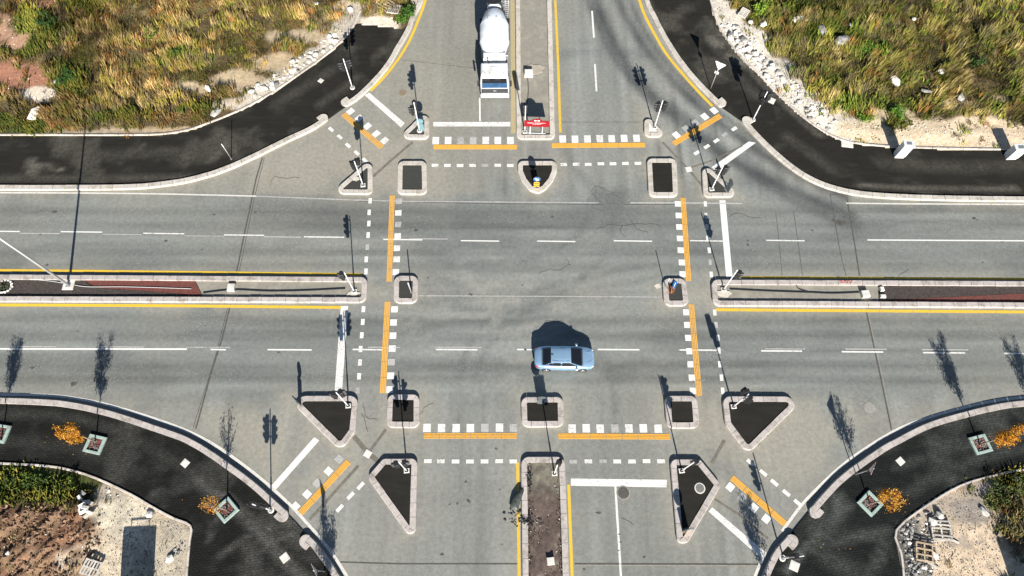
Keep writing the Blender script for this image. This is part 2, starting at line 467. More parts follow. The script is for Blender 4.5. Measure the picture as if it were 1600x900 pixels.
ISLANDS = [  # (outer corners px, radius, kerb material, infill material, height, label)
    ([(621, 218), (671, 219), (671, 170)], .5, 'kerb_n', 'infill_n', .2, 'small triangular kerbed island with a teal beacon at the top left slip road'),
    ([(517, 304), (583, 305), (583, 246)], .5, 'kerb_n', 'infill_n', .2, 'triangular kerbed island with signal post above the left carriageway'),
    ([(622, 253), (667, 253), (668, 305), (621, 305)], .5, 'kerb_n', 'infill_n', .2, 'tall rectangular kerbed refuge right of the top left triangular island'),
    ([(1010, 249), (1056, 249), (1059, 309), (1013, 309)], .5, 'kerb_n', 'infill', .2, 'tall rectangular kerbed refuge left of the top right triangular island'),
    ([(1095, 252), (1098, 310), (1158, 309)], .5, 'kerb_n', 'infill_n', .2, 'triangular kerbed island with signal and beacon above the right carriageway'),
    ([(1005, 176), (1006, 215), (1044, 216)], .5, 'kerb_n', 'concrete', .2, 'little pale concrete filled triangular island right of the top carriageway'),
    ([(616, 432), (654, 432), (653, 475), (615, 475)], .55, 'kerb', 'infill_n', .2, 'small square refuge with a bare grey post beside the left median end'),
    ([(1034, 436), (1071, 436), (1076, 479), (1037, 479)], .55, 'kerb', 'infill_n', .2, 'small square refuge with loose orange wires beside the right median end'),
    ([(446, 619), (561, 619), (556, 675), (533, 706)], .6, 'kerb', 'infill', .24, 'large black topped triangular island below the left carriageway'),
    ([(606, 617), (656, 617), (656, 669), (604, 669)], .5, 'kerb', 'infill', .24, 'square black topped refuge between the large left triangle and the left crossing'),
    ([(814, 621), (880, 621), (881, 668), (815, 668)], .5, 'kerb', 'infill', .24, 'wide rectangular refuge in the middle of the bottom crossing'),
    ([(1037, 619), (1088, 619), (1092, 670), (1041, 670)], .5, 'kerb', 'infill', .24, 'square refuge with a spider shaped stain left of the large right triangle'),
    ([(1127, 620), (1259, 620), (1167, 711), (1132, 664)], .6, 'kerb', 'infill', .24, 'large black topped triangular island below the right carriageway'),
    ([(599, 717), (653, 717), (650, 832), (638, 836), (574, 746)], .45, 'kerb', 'infill', .24, 'kite shaped black island left of the bottom carriageway'),
    ([(1046, 718), (1093, 718), (1126, 758), (1073, 849), (1057, 849)], .45, 'kerb', 'infill', .24, 'kite shaped black island with a round cover right of the bottom carriageway'),
]
D_ISLAND = [(809, 253), (870, 253), (870, 270), (864, 284), (853, 297), (841, 304), (827, 299), (815, 284), (809, 270)]
MEDIANS = {
    'n': [(805, -60), (860, -60), (867, 219), (807, 219)],
    'w': [(-140, 429), (575, 434), (573, 474), (-140, 472)],
    'e': [(1110, 438), (1740, 441), (1740, 483), (1113, 479)],
    's': [(814, 714), (882, 714), (892, 985), (817, 985)],
}

# ------------------------------------------------------------------ the road: one worn asphalt sheet
def grid(x0, x1, y0, y1, st):
    nx, ny = int((x1 - x0) / st) + 1, int((y1 - y0) / st) + 1
    xs, ys = np.linspace(x0, x1, nx), np.linspace(y0, y1, ny)
    X, Y = np.meshgrid(xs, ys)
    i = np.arange(nx * ny).reshape(ny, nx)
    q = np.stack([i[:-1, :-1], i[:-1, 1:], i[1:, 1:], i[1:, :-1]], -1).reshape(-1, 4)
    return X, Y, q
def grid_obj(name, X, Y, Z, q, mats, attr, colr, parent=None, smooth=True):
    me = bpy.data.meshes.new(name); n = X.size
    me.vertices.add(n); me.vertices.foreach_set('co', np.stack([X, Y, Z], -1).reshape(-1).astype(np.float32))
    me.loops.add(q.size); me.loops.foreach_set('vertex_index', q.reshape(-1).astype(np.int32))
    me.polygons.add(len(q)); me.polygons.foreach_set('loop_start', np.arange(0, q.size, 4, dtype=np.int32))
    me.polygons.foreach_set('loop_total', np.full(len(q), 4, np.int32))
    me.polygons.foreach_set('use_smooth', np.full(len(q), smooth))
    me.update(calc_edges=True)
    at = me.color_attributes.new(attr, 'FLOAT_COLOR', 'POINT')
    at.data.foreach_set('color', np.concatenate([colr.reshape(-1, 3), np.ones((n, 1))], 1).reshape(-1).astype(np.float32))
    return link(name, me, mats, parent)

X, Y, Q = grid(X0, X1, Y0, Y1, .3)
A = np.array
def lerp3(c, d, f): return c * (1 - f[..., None]) + A(d) * f[..., None]
colr = np.zeros(X.shape + (3,)) + A((.188, .198, .184))
yc_hi, yc_lo = G(800, 318).y, G(800, 612).y
ns = np.clip(sstep(yc_hi - .5, yc_hi + 1.5, Y) + sstep(yc_lo + .5, yc_lo - 1.5, Y), 0, 1)   # north-south legs
st_ew = fbm(X, Y, 16, .55, 3, 4); st_ns = .5 + 1.7 * (fbm(X, Y, .55, 18, 4, 4) - .5)
st = st_ew * (1 - ns) + st_ns * ns
colr = colr * (0.60 + .80 * st)[..., None]
big = fbm(X, Y, 9, 9, 5, 4)
colr = lerp3(colr, (.22, .218, .195), .55 * sstep(.45, .7, big)); colr = lerp3(colr, (.12, .128, .122), .5 * sstep(.52, .72, fbm(X, Y, 7, 3, 6, 5)))
# wheel paths on the cross road, darker
for yp in (330, 352, 395, 415, 500, 525, 572, 592):
    yw = G(800, yp).y
    colr *= (1 - .26 * (1 - ns) * np.exp(-((Y - yw) / .42) ** 2) * (.5 + fbm(X, Y, 12, 2, 8)))[..., None]
colr = lerp3(colr, (.24, .235, .21), .45 * (1 - ns) * np.exp(-((Y - G(800, 455).y) / 1.5) ** 2) * sstep(.35, .6, fbm(X, Y, 2, .8, 9)))
# legs are paler concrete-grey
colr = lerp3(colr, (.222, .222, .20), .5 * sstep(yc_lo, yc_lo - 2, Y))
colr = lerp3(colr, (.255, .24, .20), .55 * ns * sstep(G(800, 150).x - .6, G(735, 150).x, X) * (Y > 30))
# dust around islands and corner zones
allp = []
for isl in ISLANDS: allp.append([(v.x, v.y) for v in GL(isl[0])])
allp.append([(v.x, v.y) for v in GL(D_ISLAND)])
for k in MEDIANS: allp.append([(v.x, v.y) for v in GL(MEDIANS[k])])
dd = np.full(X.shape, 1e9)
for pl in allp: dd = np.minimum(dd, dist_poly(X, Y, pl, True))
nz = fbm(X, Y, 2.2, 2.2, 11, 5)
dust = np.exp(-dd / .75) * sstep(.25, .6, nz) * .9
for kp, wd in ((NW_A, .7), (NW_B, 1.0), (NE_A, .5), (NE_B, .7), (SW_A, 1.1), (SE_A, 1.1), (SW_B, .8), (SE_B, .8)):
    dust = np.maximum(dust, .75 * np.exp(-dist_poly(X, Y, GL(kp)) / wd) * sstep(.2, .55, nz))
zones = [([(400, 250), (540, 180), (660, 220), (680, 300), (560, 314), (380, 300)], .75), ([(280, 640), (455, 625), (560, 700), (600, 720), (520, 790), (430, 780)], .85),
         ([(560, 612), (610, 612), (660, 690), (580, 740), (550, 690)], .9), ([(1090, 612), (1330, 622), (1380, 650), (1260, 790), (1140, 730), (1040, 690)], .8), ([(565, 436), (620, 436), (620, 470), (565, 470)], 1.),
         ([(1068, 440), (1116, 440), (1116, 478), (1068, 478)], 1.), ([(560, 130), (640, 170), (620, 215), (700, 215), (700, 80), (640, 60)], .45), ([(660, 225), (700, 262), (700, 310), (668, 312)], .8)]
for zp, amt in zones:
    dust = np.maximum(dust, amt * sstep(-1.2, 1.6, sdist(X, Y, GL(zp))) * sstep(.22, .52, fbm(X, Y, 3, 3, 15, 5)))
colr = lerp3(colr, (.298, .275, .222), np.clip(dust, 0, 1) * .8)
# curved tyre tracks of the slip road, top right
for pts, w, am in (([(915, -30), (938, 20), (955, 60), (985, 110), (1030, 160), (1085, 210), (1150, 255), (1230, 295), (1330, 338)], .62, .85), ([(955, -30), (975, 20), (1005, 70), (1050, 125), (1110, 180), (1180, 232), (1250, 275), (1320, 306)], .5, .75), ([(1050, 165), (1110, 220), (1170, 270), (1260, 325), (1340, 355)], .45, .5), ([(905, -30), (930, 30), (950, 75), (985, 125), (1035, 178)], .3, .6), ([(975, -30), (990, 15), (1025, 75), (1070, 128), (1130, 180), (1200, 230)], .3, .6)):
    d = dist_poly(X, Y, catmull(GL(pts), 4))
    colr = lerp3(colr, (.062, .066, .067), np.minimum(1, 1.25 * am) * np.exp(-(d / w) ** 2) * (.5 + .75 * fbm(X, Y, 1.6, 1.6, 21, 4)))
for pts, am in (([(1020, 110), (1070, 165), (1130, 215), (1200, 262)], .5), ([(990, 150), (1060, 205), (1110, 240)], .4)):
    d = dist_poly(X, Y, catmull(GL(pts), 4)); colr = lerp3(colr, (.30, .29, .26), am * np.exp(-(d / .3) ** 2) * sstep(.3, .6, nz))
d = dist_poly(X, Y, catmull(GL([(400, 330), (470, 338), (560, 335)]), 3)); colr = lerp3(colr, (.10, .10, .095), .45 * np.exp(-(d / .9) ** 2))
for pts, w, am, cc_ in (([(716, 660), (722, 570), (760, 500), (850, 450), (960, 425), (1060, 405)], .28, .3, (.10, .105, .10)), ([(738, 660), (745, 580), (785, 515), (870, 468), (1060, 425)], .28, .26, (.10, .105, .10)), ([(960, 300), (955, 360), (925, 420), (850, 470), (740, 500), (620, 520)], .3, .3, (.10, .105, .10)), ([(935, 300), (930, 360), (890, 410), (800, 440), (640, 455)], .25, .28, (.30, .30, .275)),
        ([(690, 300), (705, 380), (740, 440), (830, 500), (960, 560), (1060, 590)], .25, .28, (.30, .30, .275)), ([(960, 660), (955, 590), (910, 530), (820, 490), (640, 470)], .28, .25, (.105, .11, .105)), ([(920, 300), (915, 345), (880, 385), (800, 410), (640, 415)], .3, .3, (.10, .105, .10)), ([(640, 330), (720, 340), (800, 335), (1060, 345)], .4, .25, (.10, .105, .10)), ([(880, 225), (905, 270), (935, 310)], .5, .3, (.11, .115, .11))):
    d = dist_poly(X, Y, catmull(GL(pts), 4)); colr = lerp3(colr, cc_, (.35 * am if cc_[0] > .2 else 1.6 * am) * np.exp(-(d / w) ** 2) * sstep(.25, .6, fbm(X, Y, 1.5, 1.5, 23, 4)))
# polished pale swirls in the middle of the crossing
cx = sstep(9, 2, np.hypot((X - 0) / 1.4, Y - 19)); colr = lerp3(colr, (.28, .275, .245), .5 * cx * sstep(.5, .66, fbm(X, Y, 1.3, .6, 33, 5)))
colr = lerp3(colr, (.10, .105, .10), .55 * sstep(3.2, .5, np.hypot((X - G(945, 330).x) / 1.6, Y - G(945, 330).y)) * fbm(X, Y, 1, 1, 35))
road = grid_obj('road', X, Y, np.zeros_like(X), Q, M['road'], 'wear', colr)
tag(road, kind='structure')
ext = MB()
for x0, x1, y0, y1 in ((X1, FAR, 11, 34), (-FAR, X0, 11, 34), (-10, 13, Y1, FAR), (-12, 14, -FAR, Y0)):
    ext.add([(x0, y0, 0), (x1, y0, 0), (x1, y1, 0), (x0, y1, 0)], [(0, 1, 2, 3)])
M['road_far'] = mk('far_asphalt', (.19, .185, .17), .85, .2, .5)
tag(ext.build('far_road', M['road_far']), kind='structure')
plain = MB(); plain.add([(-1500, -1500, -.5), (1500, -1500, -.5), (1500, 1500, -.5), (-1500, 1500, -.5)], [(0, 1, 2, 3)])
M['plain'] = mk('dry_plain', (.22, .18, .10), .95, .3, .15, dirt=(.12, .12, .05), dscale=.05)
tag(plain.build('ground', M['plain']), kind='structure')

# ------------------------------------------------------------------ road markings (children of the road)
ZM = .006
LIFT = [0.]
def lift(z):
    LIFT[0] += .000025; return z + LIFT[0]
def quad_px(name, pts, mat, z=ZM):
    z = lift(z)
    return MB().add(GL(pts, z), [(0, 1, 2, 3)] if ((pts[1][0] - pts[0][0]) * (pts[2][1] - pts[0][1]) - (pts[1][1] - pts[0][1]) * (pts[2][0] - pts[0][0])) < 0 else [(3, 2, 1, 0)]).build(name, mat, road)
def bar(name, a, b, w, mat, z=ZM):
    z = lift(z)
    A_, B_ = G(*a), G(*b); d = (B_ - A_).normalized(); n = Vector((-d.y, d.x, 0)) * w / 2; z_ = Vector((0, 0, z))
    return MB().add([A_ - n + z_, B_ - n + z_, B_ + n + z_, A_ + n + z_], [(0, 1, 2, 3)]).build(name, mat, road)
def stripe(name, pts, w, mat, z=ZM, smooth=True):
    z = lift(z if z < ZM else z - .0012)
    P = catmull(GL(pts), 5) if smooth and len(pts) > 2 else GL(pts)
    pa = Path(P); vs, fs = [], []
    for i, c in enumerate(pa.c):
        q, n = pa.at(c)
        vs += [(q.x - n.x * w / 2, q.y - n.y * w / 2, z), (q.x + n.x * w / 2, q.y + n.y * w / 2, z)]
        if i: fs.append((2 * i - 2, 2 * i, 2 * i + 1, 2 * i - 1))
    return MB().add(vs, fs).build(name, mat, road)
def blocks(name, cs, along, across, mat=None, direc=None):
    """cs: block centres (px); along = size in the walking-line direction, across = other (metres)"""
    W_ = [G(*c) for c in cs]; d = direc or (W_[-1] - W_[0]).normalized(); n = Vector((-d.y, d.x, 0))
    for i, c in enumerate(W_):
        a, b = d * along / 2, n * across / 2; z_ = Vector((0, 0, lift(ZM + .004))); j = Vector((random.uniform(-.02, .02), random.uniform(-.02, .02), 0))
        m = mat or (M['white_worn'] if random.random() < .12 else M['white'])
        MB().add([c - a - b + z_ + j, c + a - b + z_ + j, c + a + b + z_ + j, c - a + b + z_ + j], [(0, 1, 2, 3)]).build(name, m, road)
def tactile(a, b, w=.48):
    A_, B_ = G(*a), G(*b); d = (B_ - A_).normalized(); n = Vector((-d.y, d.x, 0)); L = (B_ - A_).length; mb = MB()
    ra = math.atan2(d.y, d.x); mid = (A_ + B_) / 2
    for k in range(4):
        ns_ = max(1, round(L / 1.2)); sg = L / ns_
        for s in range(ns_):
            mb.box(A_ + d * (sg * (s + .5)) + n * (k - 1.5) * w / 4 + Vector((0, 0, .006)), (sg - .03, w / 4 * .72, .02), ra)
    return mb.build('tactile_strip', M['orange'], road)
def xs(lst, y): return [(x, y) for x in lst]
CB, GD = 'crossing_block', 'guide_dash'
blocks(CB, xs([681, 700.5, 720, 739.5, 759, 778, 797.5], 219.5), .57, .75)
blocks(CB, [(879.5, 217.5), (898.7, 217.3), (917.7, 217), (937, 216.7), (956, 216.5), (975, 216.2), (994.5, 216)], .57, .75)
tactile((677, 229.5), (808, 229.8)); tactile((862, 227.5), (1008, 226.5))
blocks(GD, xs([679.5, 699, 718.7, 738.7, 758, 777.5, 797], 258.5), .56, .3)
blocks(GD, [(880.7, 257.2), (900, 257), (919, 256.6), (938.7, 256.2), (958, 255.8), (977.5, 255.4), (997, 255)], .56, .3)
quad_px('stop_line', [(677, 190.5), (797.5, 190.5), (797.5, 197.5), (677, 197.5)], M['white'])
bar('lane_line', (749.5, 153), (750, 189.5), .14, M['white'])
blocks(CB, [(548, 174), (561, 184.5), (574, 197.5), (587.5, 209), (601, 220)], .52, .66)
tactile((536, 178), (597, 230.5), .5)
blocks(GD, [(517.5, 202), (531, 214), (544, 227), (557.5, 239), (570, 250.5)], .55, .28)
quad_px('stop_line', [(570, 149), (577, 144.5), (632.5, 192.5), (626.5, 199)], M['white'])
blocks(CB, [(1115.5, 172.5), (1101, 182.5), (1087, 192), (1072, 201), (1057, 211)], .55, .66)
tactile((1052, 225), (1126, 180.5), .52)
blocks(GD, [(1147.5, 201), (1132.5, 210.5), (1119, 220), (1104.5, 229), (1089, 239)], .55, .3)
quad_px('stop_line', [(1112, 261), (1170, 221), (1181, 223), (1119, 268)], M['white'])
blocks(CB, [(623.2, 314.5), (622.7, 332.5), (621.8, 350.5), (621, 368.7), (620.2, 387.5), (619.5, 405.5), (618.7, 425)], .52, .52)
tactile((613, 305), (608, 440), .44)
blocks(GD, [(578.2, 313.7), (577, 331.7), (576, 349.5), (575, 367.5), (574, 386), (572.7, 405), (571.7, 424.5)], .52, .27)
blocks(CB, [(616, 483.7), (615, 503.7), (614.2, 524.2), (612.5, 545), (611.2, 566), (610.2, 587.5), (609, 608.7)], .52, .52)
tactile((605.7, 471), (598, 614.5), .46)
blocks(GD, [(567.7, 483), (566.5, 503), (565, 524), (563.7, 545), (562.2, 566), (560.7, 588), (559.2, 609.5)], .5, .28)
quad_px('stop_line', [(532.5, 478), (544, 478), (534.5, 610), (523, 610)], M['white'])
blocks(CB, [(1058.7, 318.7), (1060, 336.7), (1061, 354.5), (1062.5, 372.5), (1063.7, 391), (1065, 410), (1066.5, 428.7)], .52, .5)
tactile((1067, 309), (1076, 439), .44)
blocks(GD, [(1101.7, 318.7), (1103, 336.7), (1104.5, 354.5), (1106, 372.5), (1108, 391), (1109.7, 410), (1111.2, 428.7)], .5, .25)
quad_px('stop_line', [(1124, 313), (1133.5, 313), (1144.5, 432), (1134.5, 432)], M['white'])
blocks(CB, [(1071.7, 488), (1073.2, 508), (1075, 528), (1076.7, 548.7), (1078.7, 569.5), (1080.5, 590.5), (1082.5, 611)], .5, .45)
tactile((1080, 475), (1092.5, 619), .46)
blocks(GD, [(1117, 488), (1119.2, 507.5), (1121.5, 528), (1123.5, 548), (1125, 569.5), (1127.5, 590.5), (1129.2, 611)], .5, .25)
blocks(CB, xs([667.5, 690, 712.5, 735, 757.5, 780, 802.5], 668.5), .54, .62)
blocks(CB, xs([893.7, 916, 938, 960.7, 983, 1005.5, 1028], 669.5), .54, .62)
tactile((662, 681), (808, 681), .42); tactile((872, 681.5), (1047, 682.5), .42)
blocks(GD, xs([669, 689, 712, 734.5, 757.5, 780, 802], 720.7), .54, .28)
blocks(GD, xs([896, 919, 942, 964, 987, 1010, 1032.5], 720.9), .54, .28)
quad_px('stop_line', [(892, 747.5), (1042, 749.5), (1041.5, 761.5), (892, 759)], M['white'])
bar('lane_line', (961.5, 760), (972, 930), .15, M['white'])
quad_px('stop_line', [(491, 683), (499, 688), (431, 765), (423, 760)], M['white'])
blocks(CB, [(530, 717), (513.7, 735.7), (496, 754.5), (479.5, 772.5), (462, 791)], .5, .52)
tactile((545, 721), (469, 802), .46)
blocks(GD, [(563.7, 758.7), (548, 775), (531, 793.7), (514, 812)], .6, .26)
blocks(CB, [(1141, 761), (1159.5, 777), (1178, 793), (1197.5, 810)], .5, .55)
tactile((1143, 746), (1227, 819), .46)
blocks(GD, [(1172.5, 722.5), (1192.5, 739), (1209.5, 754), (1228, 770), (1246, 785)], .58, .26)
quad_px('stop_line', [(1107, 799), (1113, 792.5), (1195, 862), (1189, 872)], M['white'])
LD = 'lane_dash'
for a, b, y in ((-120, -90, 361), (-30, 31, 361), (95, 160, 362), (224, 288, 364.5), (350, 413, 367), (475, 538, 370), (599, 660, 374), (720, 780, 376), (839, 899, 376.7), (959, 1019, 376.2), (1078, 1130, 376), (1197, 1257, 375.5)):
    bar(LD, (a, y), (b, y + .8), .11, M['white'])
for a, b, y in ((31, 94, 364.4), (160, 222, 366), (288, 350, 368.5), (413, 470, 370), (640, 700, 373)): bar(LD, (a, y), (b, y + .5), .10, M['white_worn'])
bar('lane_line', (1355, 375), (1740, 377), .12, M['white'])
bar('lane_line', (-140, 545), (292, 545.5), .14, M['white'])
for a, b, y in ((329, 353, 546), (418, 487, 546.3), (551, 598, 546), (681, 746, 546), (808, 838, 546), (934, 999, 546), (1061, 1126, 546.8), (1189, 1253, 548.2), (1315, 1380, 549.6), (1442, 1508, 551), (1569, 1635, 552.2)):
    bar(LD, (a, y), (b, y + .5), .12, M['white'])
for a, b, y in ((27, 88, 541.3), (153, 224, 541.8), (291, 360, 542.4), (680, 752, 542.4), (1195, 1258, 545), (1321, 1385, 545.4), (1440, 1513, 546.3), (575, 625, 542.5)): bar(LD, (a, y), (b, y + .4), .10, M['white_worn'])
stripe('edge_line', [(-140, 301), (100, 301.5), (250, 303), (400, 306.5)], .14, M['white_edge'])
stripe('edge_line', [(400, 306.5), (600, 314), (700, 315), (935, 317)], .12, M['white_worn'])
stripe('edge_line', [(985, 317), (1060, 317), (1160, 318)], .12, M['white_worn'])
stripe('edge_line', [(1322, 317.5), (1450, 318.7), (1740, 320)], .14, M['white_edge'])
stripe('edge_line', [(650, 462), (850, 463), (1032, 464)], .1, M['white_worn'])
stripe('yellow_line', [(-140, 421.5), (100, 423), (400, 426.5), (566, 429)], .2, M['yellow'])
stripe('yellow_line', [(-140, 476), (250, 477.7), (533, 480.5)], .24, M['yellow'])
stripe('yellow_line', [(1158, 433), (1740, 436.5)], .16, M['yellow'])
stripe('yellow_line', [(1119, 484), (1740, 488.5)], .24, M['yellow'])
stripe('yellow_line', [(579, 142), (600, 121), (622, 93), (640, 63), (655, 28), (664, 3), (675, -40)], .24, M['yellow'])
stripe('yellow_line', [(800.5, -40), (802.5, 208)], .42, M['yellow_worn'])
stripe('yellow_line', [(865, -40), (867.5, 0), (872, 100), (875.5, 207)], .22, M['yellow'])
stripe('yellow_line', [(993, -30), (999, 0), (1008, 25), (1022, 52), (1041, 84), (1066, 115), (1090, 142), (1113, 166)], .26, M['yellow'])
stripe('yellow_line', [(808.5, 722), (811.5, 930)], .2, M['yellow'])
stripe('yellow_line', [(888.5, 757), (895, 930)], .2, M['yellow'])
bar(LD, (925, 17), (928, 59), .16, M['white']); bar(LD, (929.5, 100), (932, 143), .16, M['white']); bar(LD, (922, -60), (923.5, -22), .16, M['white'])
stripe('edge_line', [(-140, 616), (0, 616.5), (60, 617), (100, 619.5), (150, 628), (200, 641), (250, 657), (290, 672), (332, 693), (380, 726), (420, 758), (455, 790)], .2, M['white_edge'])
stripe('edge_line', [(455, 790), (490, 829), (520, 866), (545, 905)], .2, M['white_edge'])
stripe('edge_line', [(1740, 613), (1600, 621), (1545, 628), (1490, 641), (1440, 656), (1400, 672), (1350, 702), (1310, 732), (1270, 770), (1250, 792), (1222, 830)], .2, M['white_edge'])
stripe('edge_line', [(1196, 862), (1187, 882), (1176, 910)], .2, M['white_edge'])
# seams, joints, trenches, patch
ZS = .003
def seam(pts, w, m='seam'): stripe('tar_seam', pts, w, M[m], ZS, False)
seam([(410, 246), (400, 280), (392, 318), (383, 360), (370, 424)], .12); seam([(413, 246), (395, 320), (374, 424)], .05)
seam([(360, 476), (347, 530), (330, 582), (306, 670)], .12); seam([(357, 476), (340, 545), (302, 668)], .05)
seam([(1322, 304), (1330, 350), (1336, 385), (1343, 431)], .1); seam([(1297, 304), (1304, 345), (1314, 400), (1322, 431)], .05); seam([(1297, 304), (1345, 304)], .06)
seam([(1353, 484), (1363, 530), (1376, 590), (1393, 672)], .1); seam([(1355, 484), (1379, 590), (1395, 672)], .05, 'seam_pale')
seam([(1212, 330), (1217, 375), (1222, 431)], .04); seam([(1240, 330), (1247, 380), (1254, 431)], .04)
seam([(620, 92), (660, 97), (745, 105)], .08, 'seam_pale'); seam([(620, 93), (745, 106.5)], .04)
seam([(524, 878), (620, 881), (809, 881)], .08); seam([(898, 881), (1010, 881.5), (1192, 882)], .10); seam([(898, 883), (1192, 884)], .06, 'seam_pale')
seam([(875, 191), (1000, 191)], .03); seam([(560, 314.5), (800, 318.7), (1060, 320)], .04)
stripe('trench_patch', [(583, 276), (612, 250), (645, 222)], .22, M['trench'], ZS, False)
stripe('trench_patch', [(553, 682), (575, 708), (592, 722)], .32, M['trench'], ZS, False)
stripe('trench_patch', [(603, 671), (578, 705)], .2, M['trench'], ZS, False)
stripe('trench_patch', [(560, 728), (520, 772), (484, 812)], .2, M['trench'], ZS, False)
stripe('trench_patch', [(1035, 222), (1075, 264), (1097, 290)], .2, M['trench'], ZS, False)
stripe('trench_patch', [(1078, 262), (1110, 252), (1160, 228)], .12, M['trench'], ZS, False)
stripe('trench_patch', [(1132, 688), (1112, 724)], .22, M['trench'], ZS, False)
stripe('trench_patch', [(1117, 780), (1160, 808), (1200, 842)], .14, M['trench'], ZS, False)
quad_px('asphalt_patch', [(943, 318), (975, 318), (974, 335), (943, 335)], M['patch'], ZS)
quad_px('asphalt_patch', [(945, 303), (976, 300), (976, 317.5), (946, 317.5)], M['patch'], ZS)
random.seed(13)
for k in range(22):
    px, py = random.choice([(470, 240), (430, 275), (520, 255), (610, 640), (590, 655), (575, 675), (1230, 350), (1190, 340), (1420, 420), (930, 290), (945, 330), (990, 350), (760, 400), (860, 420), (1180, 700), (1200, 680), (640, 640), (340, 120), (990, 820), (740, 800), (700, 780), (1280, 660)])
    pts = [(px, py)]; a_ = random.uniform(0, 6.28)
    for i in range(random.randint(3, 8)): a_ += random.uniform(-.7, .7); pts.append((pts[-1][0] + math.cos(a_) * random.uniform(5, 11), pts[-1][1] + math.sin(a_) * random.uniform(4, 8)))
    stripe('road_crack', pts, random.uniform(.025, .045), M['seam'], ZS, False)
random.seed(3)
for k in range(44):        # dark oil drips and scuffs, small irregular blotches
    px, py = random.choice([(random.uniform(640, 1040), random.uniform(330, 600)), (random.uniform(900, 1045), random.uniform(770, 890)), (random.uniform(20, 520), random.uniform(320, 420)), (random.uniform(20, 520), random.uniform(490, 600)), (random.uniform(1160, 1580), random.uniform(340, 425)), (random.uniform(660, 800), random.uniform(700, 890))])
    c = G(px, py); r = random.uniform(.05, .16); n = 9
    P = [(c.x + math.cos(a * 2 * math.pi / n) * r * random.uniform(.4, 1.5), c.y + math.sin(a * 2 * math.pi / n) * r * random.uniform(.3, 1)) for a in range(n)]
    MB().sheet(P, lift(ZS)).build('oil_stain', M['seam'], road)
for px, py, r in ((1313, 348, .42), (1303, 345, .2), (1320, 340, .15), (115, 600, .25), (85, 331, .2), (1522, 341, .18), (50, 575, .15)):
    c = G(px, py); n = 14
    P = [(c.x + math.cos(a * 2 * math.pi / n) * r * random.uniform(.7, 1.3), c.y + math.sin(a * 2 * math.pi / n) * r * random.uniform(.4, .8)) for a in range(n)]
    MB().sheet(P, lift(ZS)).build('oil_stain', M['seam'], road)

# ------------------------------------------------------------------ pavements with kerbs and edgings
ZP = .07
def off_path(px_pts, w, flip):
    pa = Path(catmull(GL(px_pts), 4)); out = []
    for c in pa.c:
        p, n = pa.at(c); out.append((p.x + n.x * w * flip, p.y + n.y * w * flip))
    return pa, out
DUST = [  # (photo px polyline, half width m, strength)
    ([(310, 752), (345, 775), (390, 815), (430, 860), (475, 905)], .32, .8), ([(330, 845), (342, 800), (350, 780)], .1, .6), ([(400, 835), (440, 818), (478, 812)], .14, .7), ([(405, 825), (370, 850), (340, 872)], .14, .5), ([(415, 850), (450, 838), (485, 830)], .12, .6), ([(385, 850), (395, 870), (400, 895)], .5, .5),
    ([(420, 812), (440, 830), (470, 850)], .5, .45), ([(48, 255), (52, 272)], .35, .7), ([(60, 260), (98, 266)], .12, .8), ([(205, 238), (222, 232)], .25, .5), ([(345, 205), (350, 230), (330, 250)], .3, .55), ([(360, 215), (372, 250)], .35, .45), ([(120, 245), (330, 235)], .5, .3), ([(0, 280), (300, 278)], .3, .35), ([(430, 165), (520, 110)], .5, .3),
    ([(500, 165), (560, 120)], .4, .3), ([(1112, 62), (1122, 70)], .45, 1.), ([(1140, 90), (1165, 100)], .5, .8), ([(1105, 30), (1150, 85), (1210, 150), (1280, 212)], .22, .55), ([(1100, 40), (1130, 90), (1180, 150)], .5, .3), ([(1340, 290), (1450, 295), (1590, 296)], .18, .55), ([(1380, 255), (1500, 262), (1600, 258)], .6, .3), ([(1230, 215), (1300, 265)], .5, .28),
    ([(1310, 783), (1312, 795)], .5, .8), ([(1320, 788), (1290, 822), (1262, 852), (1228, 892)], .2, .7), ([(1330, 790), (1300, 830), (1270, 862)], .14, .5), ([(1300, 850), (1330, 840), (1385, 830)], .3, .45), ([(1290, 870), (1340, 895)], .6, .4), ([(1380, 850), (1370, 880), (1350, 905)], .3, .45), ([(1400, 730), (1500, 700), (1600, 680)], .3, .35), ([(1420, 770), (1500, 725), (1600, 700)], .35, .35),
    ([(0, 645), (120, 655), (220, 690), (330, 760)], .35, .3), ([(0, 690), (120, 700), (220, 740)], .5, .25)]
